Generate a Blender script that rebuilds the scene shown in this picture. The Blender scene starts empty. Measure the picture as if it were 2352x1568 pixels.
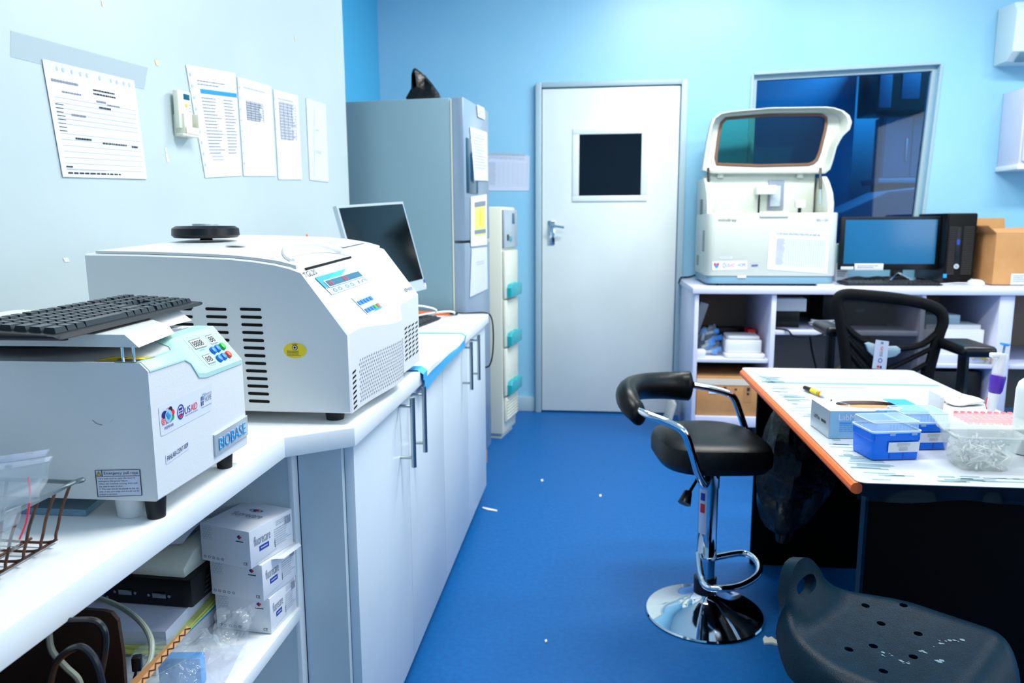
import bpy, bmesh, math, random
from mathutils import Vector, Matrix
random.seed(7)
C = bpy.context.scene.collection
V = Vector
PI = math.pi
R = math.radians

# ------------------------------------------------------------------ camera
FPX, YAW, TILT, ROLL = 1725.3, .1101, .1553, -.00496
CAMZ = 1.25
CAM = V((0, 0, CAMZ))
_cy, _sy, _ct, _st = math.cos(YAW), math.sin(YAW), math.cos(TILT), math.sin(TILT)
FW = V((-_sy*_ct, _cy*_ct, -_st))
_r = V((_cy, _sy, 0)); _u = _r.cross(FW)
RT = _r*math.cos(ROLL) + _u*math.sin(ROLL)
UP = -_r*math.sin(ROLL) + _u*math.cos(ROLL)


def ray(x, y):
    return FW*FPX + RT*(x-1176) - UP*(y-784)


def on(x, y, ax, v):
    """point of the photograph on the room plane ax = v"""
    d = ray(x, y); i = 'xyz'.index(ax)
    return CAM + d*((v-CAM[i])/d[i])


def onp(x, y, p0, n):
    d = ray(x, y)
    return CAM + d*((V(p0)-CAM).dot(V(n))/d.dot(V(n)))


cam = bpy.data.cameras.new('camera')
camo = bpy.data.objects.new('camera', cam); C.objects.link(camo)
mw = Matrix.Identity(4)
for i in range(3):
    mw[i][0], mw[i][1], mw[i][2], mw[i][3] = RT[i], UP[i], -FW[i], CAM[i]
camo.matrix_world = mw
cam.sensor_width = 36; cam.lens = FPX/2352*36; cam.clip_start = .02
cam.dof.use_dof = True; cam.dof.focus_distance = 1.22; cam.dof.aperture_fstop = 6.3
bpy.context.scene.camera = camo

# --------------------------------------------------------------- materials


def lin(c):
    if isinstance(c, str):
        c = c.lstrip('#'); c = [int(c[i:i+2], 16)/255 for i in (0, 2, 4)]
    return tuple(x/12.92 if x <= .04045 else ((x+.055)/1.055)**2.4 for x in c)


MATS = {}


def mat(name, col, rough=.5, metal=0, noise=None, bump=None, spec=.5, coat=0, emit=0):
    m = bpy.data.materials.new(name); m.use_nodes = True
    nt = m.node_tree; b = nt.nodes['Principled BSDF']
    c = lin(col)
    b.inputs['Base Color'].default_value = (*c, 1)
    b.inputs['Roughness'].default_value = rough
    b.inputs['Metallic'].default_value = metal
    b.inputs['Specular IOR Level'].default_value = spec
    b.inputs['Coat Weight'].default_value = coat
    if emit:
        b.inputs['Emission Color'].default_value = (*c, 1); b.inputs['Emission Strength'].default_value = emit
    if noise or bump:
        tc = nt.nodes.new('ShaderNodeTexCoord')
    if noise:
        sc, col2, lo, hi = noise
        n = nt.nodes.new('ShaderNodeTexNoise'); n.inputs['Scale'].default_value = sc; n.inputs['Detail'].default_value = 5
        nt.links.new(tc.outputs['Object'], n.inputs['Vector'])
        r = nt.nodes.new('ShaderNodeValToRGB')
        r.color_ramp.elements[0].position = lo; r.color_ramp.elements[0].color = (*c, 1)
        r.color_ramp.elements[1].position = hi; r.color_ramp.elements[1].color = (*lin(col2), 1)
        nt.links.new(n.outputs['Fac'], r.inputs['Fac']); nt.links.new(r.outputs['Color'], b.inputs['Base Color'])
    if bump:
        sc, st = bump
        n = nt.nodes.new('ShaderNodeTexNoise'); n.inputs['Scale'].default_value = sc; n.inputs['Detail'].default_value = 3
        nt.links.new(tc.outputs['Object'], n.inputs['Vector'])
        bp = nt.nodes.new('ShaderNodeBump'); bp.inputs['Strength'].default_value = st; bp.inputs['Distance'].default_value = .01
        nt.links.new(n.outputs['Fac'], bp.inputs['Height']); nt.links.new(bp.outputs['Normal'], b.inputs['Normal'])
    MATS[name] = m
    return m


def clear(name, col, opac, rough=.08, bump=None):
    """thin clear plastic: part see-through, part glossy tinted surface"""
    m = bpy.data.materials.new(name); m.use_nodes = True
    nt = m.node_tree; b = nt.nodes['Principled BSDF']; out = nt.nodes['Material Output']
    b.inputs['Base Color'].default_value = (*lin(col), 1); b.inputs['Roughness'].default_value = rough
    t = nt.nodes.new('ShaderNodeBsdfTransparent'); mx = nt.nodes.new('ShaderNodeMixShader')
    mx.inputs['Fac'].default_value = opac
    nt.links.new(t.outputs[0], mx.inputs[1]); nt.links.new(b.outputs[0], mx.inputs[2]); nt.links.new(mx.outputs[0], out.inputs['Surface'])
    if bump:
        tc = nt.nodes.new('ShaderNodeTexCoord')
        n = nt.nodes.new('ShaderNodeTexNoise'); n.inputs['Scale'].default_value = bump[0]; n.inputs['Detail'].default_value = 3
        nt.links.new(tc.outputs['Object'], n.inputs['Vector'])
        bp = nt.nodes.new('ShaderNodeBump'); bp.inputs['Strength'].default_value = bump[1]; bp.inputs['Distance'].default_value = .02
        nt.links.new(n.outputs['Fac'], bp.inputs['Height']); nt.links.new(bp.outputs['Normal'], b.inputs['Normal'])
    MATS[name] = m
    return m


def glass(name, col, rough=.02, opac=.5):
    m = bpy.data.materials.new(name); m.use_nodes = True
    nt = m.node_tree; out = nt.nodes['Material Output']; nt.nodes.remove(nt.nodes['Principled BSDF'])
    t = nt.nodes.new('ShaderNodeBsdfTransparent'); t.inputs[0].default_value = (*lin(col), 1)
    g = nt.nodes.new('ShaderNodeBsdfGlossy'); g.inputs['Roughness'].default_value = rough
    fr = nt.nodes.new('ShaderNodeFresnel'); fr.inputs['IOR'].default_value = 1.45
    mx = nt.nodes.new('ShaderNodeMixShader')
    nt.links.new(fr.outputs[0], mx.inputs[0]); nt.links.new(t.outputs[0], mx.inputs[1]); nt.links.new(g.outputs[0], mx.inputs[2])
    nt.links.new(mx.outputs[0], out.inputs['Surface'])
    MATS[name] = m
    return m


grey_wall = mat('grey_wall_paint', '#bccacf', .38, noise=(2.2, '#b4c3c9', .35, .7), bump=(14, .06), spec=.4)
blue_wall = mat('blue_wall_paint', '#8cc5e2', .33, noise=(1.8, '#96cae5', .35, .7), bump=(11, .03), spec=.5)
blue_dark = mat('recess_blue_paint', '#48b2de', .4, bump=(11, .08))
floor_m = mat('blue_vinyl', '#005496', .48, noise=(60, '#005ca2', .35, .7), bump=(90, .04), spec=.3)
ceil_m = mat('ceiling_white', '#e8eef2', .8)
white_lam = mat('white_laminate', '#e9eef0', .35, noise=(5, '#e2e9ec', .4, .7))
door_lam = mat('cabinet_white', '#cddae4', .4, noise=(3, '#c7d5e0', .4, .7))
panel_grey = mat('carcass_grey_white', '#c2d2da', .5)
white_pl = mat('white_enamel', '#dbdfe2', .3, bump=(300, .03))
white_pl2 = mat('bright_white_enamel', '#dde1e2', .3)
cream_pl = mat('cream_plastic', '#e2e4d4', .35)
analyzer_w = mat('analyzer_white', '#c3cac2', .35)
lavender = mat('lavender_white_laminate', '#d3d6ec', .35, noise=(4, '#c9cde6', .4, .7))
brownish = mat('dim_fibreboard', '#a8917c', .8)
black_pl = mat('black_plastic', '#07090c', .35, spec=.4)
black_mat = mat('black_matte', '#040506', .6, spec=.2)
key_m = mat('key_black', '#15181c', .3)
blk_leather = mat('black_leatherette', '#05090b', .36, bump=(180, .05), spec=.22)
desk_black = mat('black_desk_board', '#030304', .6, spec=.06)
seat_pl = mat('textured_black_polyurethane', '#021a28', .36, noise=(40, '#042030', .4, .7), bump=(420, .10), spec=.07)
chrome = mat('chrome', '#e6ebef', .06, 1)
steel = mat('brushed_steel', '#a9b2b4', .25, 1)
silver = mat('silver_plastic', '#b9c6d0', .3, .3)
fridge_side = mat('fridge_grey', '#7d9dab', .45, .1, bump=(400, .03))
fridge_door = mat('fridge_door_grey', '#8fa3b8', .3, .3)
fridge_dark = mat('navy_glass_panel', '#17425e', .1)
doorwhite = mat('white_gloss_door', '#dfe8e7', .22, noise=(2.5, '#d8e2e1', .4, .7), bump=(6, .06))
frame_grey = mat('grey_frame_paint', '#9fb9c4', .4)
dark_glass = mat('dark_pane', '#030812', .08)
paper = mat('paper_white', '#dfe2e9', .8)
print_grey = mat('panel_print_grey', '#b4bfca', .4)
paper_l = mat('paper_lavender', '#ced5e8', .8)
ink = mat('ink_grey', '#7d8698', .8)
ink_l = mat('ink_pale', '#b3bccb', .8)
ink_d = mat('ink_dark', '#23272e', .7)
black_i = mat('ink_black', '#0a0a0a', .7)
blue_i = mat('ink_blue', '#1f3ea0', .7)
navy_i = mat('ink_navy', '#151f78', .6)
red_i = mat('ink_red', '#e01f2d', .6)
sky_i = mat('print_sky_blue', '#1598e6', .5)
cyan_i = mat('print_cyan', '#25b7ef', .5)
band_b = mat('print_header_blue', '#1a8fd6', .6)
green_i = mat('print_green', '#12a04a', .6)
pink_i = mat('print_pink', '#e7a4ac', .6)
yellow = mat('yellow_sticker', '#f2d417', .5)
lime = mat('lime_paper', '#d9e27a', .7)
mint = mat('mint_overlay', '#a8d3cd', .3)
tape_m = clear('clear_tape', '#c8d8e0', .42, .15)
sleeve_m = clear('clear_sleeve', '#dfe7ee', .3, .12)
bag_m = clear('clear_bag_film', '#e4f0f6', .2, .1, bump=(18, .9))
bluebag_m = clear('blue_bag_film', '#1a78d8', .72, .15, bump=(20, .8))
tub_m = clear('clear_tub_plastic', '#dbe4df', .26, .12)
lid_m = clear('clear_lid_plastic', '#bcdcf0', .4, .1)
tip_m = clear('clear_tip_plastic', '#f0f4f5', .4, .15)
bluebox_m = mat('translucent_blue_plastic', '#0070ee', .22, spec=.25)
bluebox_d = mat('dark_blue_plastic', '#0048b8', .25)
brd_m = mat('amber_cardboard', '#b98656', .8, noise=(9, '#b07d4e', .4, .7))
brd_l = mat('tan_cardboard', '#c8925c', .8, noise=(9, '#bf8852', .4, .7))
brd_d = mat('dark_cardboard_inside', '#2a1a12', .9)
packtape = clear('brown_packing_tape', '#a06a35', .5, .15)
white_tape = mat('white_packing_tape', '#ded4c4', .4)
teal = mat('teal_plastic', '#1fa3b0', .35)
orange = mat('orange_edge', '#f26a22', .45)
sheet_m = mat('table_cover_white', '#bfc5cd', .3, noise=(7, '#b5bcc6', .4, .7), bump=(25, .05))
print_g = mat('cover_print_green_grey', '#7698a0', .5)
rust = mat('rusty_wire', '#4a2f2a', .5, .6, noise=(60, '#6e4630', .4, .7))
wire_g = mat('grey_coated_wire', '#6c7a80', .35, .6)
red_cord = mat('red_cord', '#ff2d55', .5)
screen_m = mat('dark_screen', '#050a0e', .08, spec=.6)
screen_b = mat('blue_grey_screen', '#1f6492', .12, spec=.5)
lcd_m = mat('lcd_teal', '#0f5a78', .15)
lcd_g = mat('lcd_grey', '#c7d2cf', .3)
ocean = mat('label_blue_grey', '#8fc0d8', .35)
btn_b = mat('blue_button', '#1579e0', .4)
btn_g = mat('green_button', '#17b52c', .4)
btn_r = mat('red_button', '#ff4632', .4)
rubber = mat('rubber_black', '#0a0b0c', .6)
grey_base = mat('blue_grey_base', '#6f97ab', .4)
brown_gasket = mat('brown_gasket', '#6b4c3a', .6)
teal_glass = glass('teal_tinted_glass', '#8fd0cc', .03)
win_glass = glass('dark_tinted_pane', '#8ecbe6', .02)
purple = mat('purple_grip', '#4a1fa0', .35)
blue_pl = mat('light_blue_button_plastic', '#2f8ae0', .3)
pink_pl = mat('pink_red_plastic', '#f0506a', .35)
cable_g = mat('grey_cable', '#8d988c', .45)
cable_w = mat('white_cable', '#e4e8ea', .4)
pad_w = mat('absorbent_pad', '#eef1f4', .8, bump=(60, .1))
pad_b = mat('pad_blue_border', '#3aaae6', .4)
mesh_m = clear('chair_mesh_net', '#07080a', .62, .7)
lumbar_m = mat('lumbar_grey_blue', '#9fb8c4', .3)
trash_m = mat('black_bin_liner', '#050607', .38, bump=(22, 1.0), spec=.35)
wood_m = mat('plinth_wood', '#c8a27c', .7, noise=(14, '#b08a62', .4, .7))
debris_m = mat('torn_white_scrap', '#d8d8cf', .8)
rubber_glove = mat('latex_glove', '#ece8d8', .5)
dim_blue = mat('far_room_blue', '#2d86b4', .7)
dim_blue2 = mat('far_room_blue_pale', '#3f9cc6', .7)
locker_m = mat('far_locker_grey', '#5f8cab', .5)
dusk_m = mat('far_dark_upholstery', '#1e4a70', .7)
ac_m = mat('air_conditioner_white', '#cfe3e8', .35)
plaster = mat('bare_plaster', '#d9c7a0', .8)

# ------------------------------------------------------------ mesh builder


def cr(pts, n=8, closed=False):
    """Catmull-Rom through the points"""
    pts = [V(p) for p in pts]; out = []
    N = len(pts)
    rng = range(N if closed else N-1)
    for i in rng:
        g = (lambda k: pts[k % N]) if closed else (lambda k: pts[min(max(k, 0), N-1)])
        a, b, c, d = g(i-1), g(i), g(i+1), g(i+2)
        for k in range(n):
            t = k/n
            out.append(.5*((2*b)+(c-a)*t+(2*a-5*b+4*c-d)*t*t+(3*b-a-3*c+d)*t**3))
    if not closed:
        out.append(pts[-1])
    return out


def rrect(x0, z0, x1, z1, r, n=5):
    out = []
    for cx, cz, a0 in ((x1-r, z1-r, 0), (x0+r, z1-r, 90), (x0+r, z0+r, 180), (x1-r, z0+r, 270)):
        for k in range(n+1):
            a = R(a0+90*k/n); out.append((cx+r*math.cos(a), cz+r*math.sin(a)))
    return out


_TXT = {}


def text_mesh(s):
    if s not in _TXT:
        cu = bpy.data.curves.new('t', 'FONT'); cu.body = s; cu.resolution_u = 3
        o = bpy.data.objects.new('t', cu); C.objects.link(o)
        dg = bpy.context.evaluated_depsgraph_get()
        me = bpy.data.meshes.new_from_object(o.evaluated_get(dg))
        vs = [v.co.copy() for v in me.vertices]; fs = [list(p.vertices) for p in me.polygons]
        bpy.data.objects.remove(o); bpy.data.curves.remove(cu); bpy.data.meshes.remove(me)
        x0 = min(v.x for v in vs); x1 = max(v.x for v in vs); y0 = min(v.y for v in vs); y1 = max(v.y for v in vs)
        _TXT[s] = ([((v.x-x0)/(x1-x0), (v.y-y0)/(y1-y0)) for v in vs], fs)
    return _TXT[s]


class MB:
    def __init__(s):
        s.vs = []; s.fs = []; s.mi = []; s.mats = []

    def m(s, mt):
        if mt not in s.mats:
            s.mats.append(mt)
        return s.mats.index(mt)

    def add(s, vs, fs, mt):
        o = len(s.vs); s.vs += [V(v) for v in vs]; k = s.m(mt)
        for f in fs:
            s.fs.append([o+i for i in f]); s.mi.append(k)
        return s

    def _bm(s, bm, mt, M=None):
        if M is not None:
            bm.transform(M)
        bm.verts.ensure_lookup_table(); bm.verts.index_update()
        s.add([v.co.copy() for v in bm.verts], [[v.index for v in f.verts] for f in bm.faces], mt)
        bm.free(); return s

    def box(s, c, d, mt, rz=0, bev=0, M=None, seg=2):
        bm = bmesh.new(); bmesh.ops.create_cube(bm, size=1)
        for v in bm.verts:
            v.co = V((v.co.x*d[0], v.co.y*d[1], v.co.z*d[2]))
        if bev:
            bmesh.ops.bevel(bm, geom=list(bm.edges), offset=bev, segments=seg, profile=.5, affect='EDGES')
        T = Matrix.Translation(V(c)) @ Matrix.Rotation(rz, 4, 'Z')
        if M is not None:
            T = Matrix.Translation(V(c)) @ M
        return s._bm(bm, mt, T)

    def bx(s, x0, x1, y0, y1, z0, z1, mt, bev=0):
        return s.box(((x0+x1)/2, (y0+y1)/2, (z0+z1)/2), (x1-x0, y1-y0, z1-z0), mt, bev=bev)

    def prism(s, poly, a, b, mt, axis='z', bev=0):
        bm = bmesh.new()
        def P(p, t):
            return V((p[0], p[1], t)) if axis == 'z' else V((p[0], t, p[1])) if axis == 'y' else V((t, p[0], p[1]))
        lo = [bm.verts.new(P(p, a)) for p in poly]; hi = [bm.verts.new(P(p, b)) for p in poly]
        n = len(poly)
        fa = bm.faces.new(lo); fb = bm.faces.new(hi)
        for i in range(n):
            bm.faces.new((lo[i], lo[(i+1) % n], hi[(i+1) % n], hi[i]))
        bmesh.ops.recalc_face_normals(bm, faces=bm.faces)
        if bev:
            es = list({e for f in (fa, fb) for e in f.edges})
            bmesh.ops.bevel(bm, geom=es, offset=bev, segments=2, profile=.5, affect='EDGES')
        return s._bm(bm, mt)

    def loft(s, rings, mt, cap=True, closed=True):
        n = len(rings[0]); vs = [p for r in rings for p in r]; fs = []
        for i in range(len(rings)-1):
            for j in range(n if closed else n-1):
                k = (j+1) % n
                fs.append([i*n+j, i*n+k, (i+1)*n+k, (i+1)*n+j])
        if cap:
            fs.append(list(range(n))[::-1]); fs.append([(len(rings)-1)*n+j for j in range(n)])
        return s.add(vs, fs, mt)

    def grid(s, fn, nu, nv, mt, skip=None):
        vs = [fn(i/nu, j/nv) for i in range(nu+1) for j in range(nv+1)]
        fs = [[i*(nv+1)+j, (i+1)*(nv+1)+j, (i+1)*(nv+1)+j+1, i*(nv+1)+j+1] for i in range(nu) for j in range(nv)
              if not (skip and skip((i+.5)/nu, (j+.5)/nv))]
        return s.add(vs, fs, mt)

    def tube(s, pts, r, mt, seg=10, closed=False, cap=True):
        pts = [V(p) for p in pts]; N = len(pts); rings = []
        up = None
        for i in range(N):
            a = pts[(i-1) % N] if (closed or i > 0) else pts[0]
            b = pts[(i+1) % N] if (closed or i < N-1) else pts[-1]
            t = (b-a).normalized()
            if up is None:
                up = t.orthogonal().normalized()
            up = (up-t*up.dot(t)).normalized(); w = t.cross(up)
            rr = r[i] if isinstance(r, (list, tuple)) else r
            rings.append([pts[i]+(up*math.cos(2*PI*k/seg)+w*math.sin(2*PI*k/seg))*rr for k in range(seg)])
        if closed:
            rings.append(rings[0])
        return s.loft(rings, mt, cap=cap and not closed)

    def cyl(s, a, b, r0, r1, mt, seg=20):
        return s.tube([a, b], [r0, r1], mt, seg)

    def lathe(s, prof, c, mt, seg=32, sx=1, sy=1, p=2):
        """prof: (radius, z) around the vertical through c; p > 2 squares the outline"""
        rings = []
        for r, z in prof:
            ring = []
            for k in range(seg):
                a = 2*PI*k/seg; ca, sa = math.cos(a), math.sin(a)
                f = 1 if p == 2 else (abs(ca)**p+abs(sa)**p)**(-1/p)
                ring.append(V((c[0]+r*f*ca*sx, c[1]+r*f*sa*sy, c[2]+z)))
            rings.append(ring)
        return s.loft(rings, mt)

    def patch(s, tl, tr, br, bl, off=.0006):
        return Patch(s, tl, tr, br, bl, off)

    def mesh(s, name, inv=None, weld=True):
        me = bpy.data.meshes.new(name)
        vs = [inv @ v for v in s.vs] if inv is not None else s.vs
        me.from_pydata([tuple(v) for v in vs], [], s.fs)
        for mt in s.mats:
            me.materials.append(mt)
        for p, k in zip(me.polygons, s.mi):
            p.material_index = k
        bm = bmesh.new(); bm.from_mesh(me)
        if weld:
            bmesh.ops.remove_doubles(bm, verts=bm.verts, dist=2e-5)
        bmesh.ops.recalc_face_normals(bm, faces=bm.faces)
        for f in bm.faces:
            f.smooth = True
        for e in bm.edges:
            if len(e.link_faces) != 2 or e.calc_face_angle(0) > .55:
                e.smooth = False
        bm.to_mesh(me); bm.free()
        return me


class Patch:
    """a flat label: unit square u to the right, v downwards, laid on a surface"""
    def __init__(s, mb, tl, tr, br, bl, off):
        s.mb = mb; s.c = [V(p) for p in (tl, tr, br, bl)]
        n = (s.c[3]-s.c[0]).cross(s.c[1]-s.c[0]).normalized()
        s.n = n; s.off = off

    def P(s, u, v, k=1):
        a, b, c, d = s.c
        return a*(1-u)*(1-v)+b*u*(1-v)+c*u*v+d*(1-u)*v+s.n*s.off*k

    def rect(s, u0, v0, u1, v1, mt, k=1):
        s.mb.add([s.P(u0, v0, k), s.P(u0, v1, k), s.P(u1, v1, k), s.P(u1, v0, k)], [[0, 1, 2, 3]], mt); return s

    def poly(s, pts, mt, k=1):
        s.mb.add([s.P(u, v, k) for u, v in pts], [list(range(len(pts)))], mt); return s

    def ell(s, u, v, ru, rv, mt, k=1, n=24):
        return s.poly([(u+ru*math.cos(2*PI*i/n), v+rv*math.sin(2*PI*i/n)) for i in range(n)], mt, k)

    def ring(s, u, v, ru, rv, th, mt, k=1, n=28, a0=0, a1=360):
        vs = []; fs = []
        for i in range(n+1):
            a = R(a0+(a1-a0)*i/n)
            vs += [s.P(u+ru*math.cos(a), v+rv*math.sin(a), k), s.P(u+ru*(1-th)*math.cos(a), v+rv*(1-th)*math.sin(a), k)]
        for i in range(n):
            fs.append([2*i, 2*i+1, 2*i+3, 2*i+2])
        s.mb.add(vs, fs, mt); return s

    def line(s, pts, w, mt, k=1):
        for (a, b) in zip(pts[:-1], pts[1:]):
            dx, dy = b[0]-a[0], b[1]-a[1]; L = math.hypot(dx, dy) or 1
            nx, ny = -dy/L*w/2, dx/L*w/2
            s.poly([(a[0]+nx, a[1]+ny), (a[0]-nx, a[1]-ny), (b[0]-nx, b[1]-ny), (b[0]+nx, b[1]+ny)], mt, k)
        return s

    def text(s, t, u0, v0, u1, v1, mt, k=2):
        pts, fs = text_mesh(t)
        s.mb.add([s.P(u0+(u1-u0)*x, v1+(v0-v1)*y, k) for x, y in pts], fs, mt); return s

    def lines(s, u0, v0, u1, v1, n, mt, seed=1, fill=.5, k=2, ragged=True):
        rnd = random.Random(seed); h = (v1-v0)/n
        for i in range(n):
            x = u0; end = u1-(rnd.random()*.35*(u1-u0) if ragged else 0)
            while x < end:
                w = min((.03+.09*rnd.random())*(u1-u0), end-x)
                s.rect(x, v0+i*h, x+w, v0+i*h+h*fill, mt, k); x += w+.018*(u1-u0)
        return s


# ------------------------------------------------------------ object linking
ROOT = {}


def props(o, label, cat, group):
    o['label'] = label; o['category'] = cat
    if group:
        o['group'] = group


def thing(name, label, cat, loc, rz=0, group=None):
    o = bpy.data.objects.new(name, None); C.objects.link(o)
    o.empty_display_size = .05
    o.location = loc; o.rotation_euler = (0, 0, rz)
    props(o, label, cat, group)
    ROOT[o] = Matrix.Translation(V(loc)) @ Matrix.Rotation(rz, 4, 'Z')
    return o


def part(name, mb, par, local=False, label=None, weld=True):
    inv = None if local else ROOT[par].inverted()
    o = bpy.data.objects.new(name, mb.mesh(name, inv, weld)); C.objects.link(o); o.parent = par
    ROOT[o] = ROOT[par]
    if label:
        o['label'] = label
    return o


def single(name, mb, label, cat, loc=None, group=None, weld=True):
    if loc is None:
        lo = [min(v[i] for v in mb.vs) for i in range(3)]; hi = [max(v[i] for v in mb.vs) for i in range(3)]
        loc = ((lo[0]+hi[0])/2, (lo[1]+hi[1])/2, lo[2])
    o = bpy.data.objects.new(name, mb.mesh(name, Matrix.Translation(-V(loc)), weld)); C.objects.link(o); o.location = loc
    props(o, label, cat, group)
    ROOT[o] = Matrix.Translation(V(loc))
    return o


def struct(name, mb, par=None):
    o = bpy.data.objects.new(name, mb.mesh(name)); C.objects.link(o)
    if par:
        o.parent = par
    o['kind'] = 'structure'
    ROOT[o] = Matrix.Identity(4)
    return o


def dup(root, loc, rz, label, group=None):
    r = root.copy(); C.objects.link(r); r.location = loc; r.rotation_euler = (0, 0, rz); r['label'] = label
    if group:
        r['group'] = group
    for ch in list(root.children):
        c = ch.copy(); C.objects.link(c); c.parent = r
        for g in list(ch.children):
            d = g.copy(); C.objects.link(d); d.parent = c
    return r

# =============================================================== THE SETTING
YB = 4.94
WP = V((-1.09, 3.3, 0)); WD = V((.1685, .9857, 0)); WN = V((.9857, -.1685, 0))


def wx(y):
    return -1.09+(y-3.3)*.171


def wl(px, py, off=0):
    """point on the slightly turned left wall"""
    return onp(px, py, WP+WN*off, WN)


m = MB(); m.bx(-2.6, 3.6, -1.8, 5.0, -.06, 0, floor_m); struct('floor', m)
m = MB(); m.bx(-2.6, 3.6, -1.8, 7.6, 3.0, 3.08, ceil_m); struct('ceiling', m)
m = MB(); m.prism([(wx(-1.7), -1.7), (wx(3.3), 3.3), (wx(3.3)-.14, 3.32), (wx(-1.7)-.14, -1.7)], 0, 3.0, grey_wall); struct('wall_left', m)
m = MB(); m.bx(-1.52, -1.40, 3.3, 4.94, 0, 3.0, blue_dark); struct('wall_recess', m)
wTL, wTR, wBR, wBL = (.955, 2.145), (2.035, 2.178), (1.985, 1.08), (.95, 1.08)
m = MB()
for poly in ([(-1.52, 0), (wBL[0], 0), (wBL[0], 1.08), wTL, (wTL[0], 3.0), (-1.52, 3.0)],
             [(wBL[0], 0), (3.6, 0), (3.6, 1.08), (wBL[0], 1.08)],
             [wBR, (3.6, 1.08), (3.6, 2.178), wTR],
             [wTL, wTR, (3.6, 2.178), (3.6, 3.0), (wTL[0], 3.0)]):
    m.prism(poly, YB, YB+.14, blue_wall, 'y')
struct('wall_back', m)
m = MB(); m.bx(3.5, 3.6, -1.8, 4.94, 0, 3.0, blue_wall); struct('wall_right', m)
m = MB(); m.bx(-2.6, 3.6, -1.86, -1.76, 0, 3.0, blue_wall); struct('wall_front', m)
m = MB(); m.prism([(-1.40, 0), (-.388, 0), (-.388, .098), (-1.40, .098)], YB-.02, YB, frame_grey, 'y', .004); struct('baseboard_back', m)

# the room behind the pane
m = MB(); m.bx(-.2, 2.09, 6.6, 6.7, 0, 3.0, dim_blue); m.bx(2.09, 4.6, 7.4, 7.5, 0, 3.0, dim_blue2)
m.bx(2.04, 2.09, 6.7, 7.5, 0, 3.0, dim_blue2); m.bx(-.3, -.2, 5.08, 6.7, 0, 3.0, dim_blue); m.bx(4.5, 4.6, 5.0, 7.5, 0, 3, dim_blue)
struct('wall_far_room', m)
m = MB(); m.bx(-.3, 4.6, 5.08, 7.5, -.06, 0, floor_m); struct('floor_far_room', m)

# window between the two rooms
m = MB()
ins = .022
for a, b in ((wTL, wTR), (wTR, wBR), (wBR, wBL), (wBL, wTL)):
    ca = V((a[0], 0, a[1])); cb = V((b[0], 0, b[1])); ctr = V((1.49, 0, 1.62))
    ia = ca+(ctr-ca)*.05; ib = cb+(ctr-cb)*.05
    m.prism([(ca.x, ca.z), (cb.x, cb.z), (ib.x, ib.z), (ia.x, ia.z)], YB+.035, YB+.085, frame_grey, 'y')
w1 = struct('window_1', m)
m = MB(); m.prism([(wBL[0]+.03, 1.1), (wBR[0]-.02, 1.1), (wTR[0]-.03, 2.15), (wTL[0]+.03, 2.118)], YB+.055, YB+.061, win_glass, 'y'); struct('pane', m, w1)
m = MB()
for (a, b) in ((wTL, wTR), (wTR, wBR), (wBL, wTL)):
    d = (V((b[0], b[1]))-V((a[0], a[1]))).normalized(); n = V((-d.y, d.x))*.016
    m.prism([a, b, (b[0]+n.x, b[1]+n.y), (a[0]+n.x, a[1]+n.y)], YB-.008, YB+.001, frame_grey, 'y')
struct('window_trim', m, w1)

# door
m = MB(); m.bx(-.343, .512, YB-.028, YB-.004, .012, 2.088, doorwhite, .003)
d1 = struct('door_1', m)
m = MB()
for x0, x1, z0, z1 in ((-.385, -.347, 0, 2.125), (.517, .556, 0, 2.125), (-.347, .517, 2.094, 2.125)):
    m.bx(x0, x1, YB-.045, YB, z0, z1, frame_grey, .004)
struct('door_frame', m, d1)
m = MB()
for x0, x1, z0, z1 in ((-.150, .322, 1.805, 1.842), (-.150, .322, 1.388, 1.425), (-.150, -.108, 1.425, 1.805), (.282, .322, 1.425, 1.805)):
    m.bx(x0, x1, YB-.036, YB-.027, z0, z1, doorwhite, .003)
struct('window_surround', m, d1)
m = MB(); m.bx(-.108, .282, YB-.031, YB-.0285, 1.425, 1.805, dark_glass); struct('window_pane', m, d1)
m = MB(); m.bx(-.305, -.26, YB-.036, YB-.0281, 1.115, 1.27, chrome, .003); struct('lock_plate', m, d1)
m = MB(); m.tube(cr([(-.284, YB-.03, 1.235), (-.282, YB-.075, 1.236), (-.268, YB-.088, 1.236), (-.198, YB-.088, 1.226)], 5), .0085, chrome)
struct('lever_handle', m, d1)
m = MB(); m.bx(-.277, -.27, YB-.0375, YB-.0355, 1.135, 1.16, black_i); struct('keyhole', m, d1)

# ------------------------------------------------- things on the two walls
SHEETS = 'sheets of paper taped to the grey wall'


def wall_sheet(name, px, label, cat, group=None, build=None, off=.003, mt=paper):
    q = [wl(x, y, off) for x, y in px]
    m = MB()
    m.loft([[p-WN*.0012 for p in q], [p for p in q]], mt)
    p = m.patch(q[0], q[1], q[2], q[3], .0005)
    if build:
        build(p)
    return single(name, m, label, cat, group=group, weld=False)


q = [wl(x, y, .0012) for x, y in ((25, 70), (340, 155), (332, 205), (25, 130))]
m = MB(); m.loft([[p-WN*.0006 for p in q], q], tape_m); single('tape_strip', m, 'wide strip of clear tape above the big form on the grey wall', 'tape')


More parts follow.
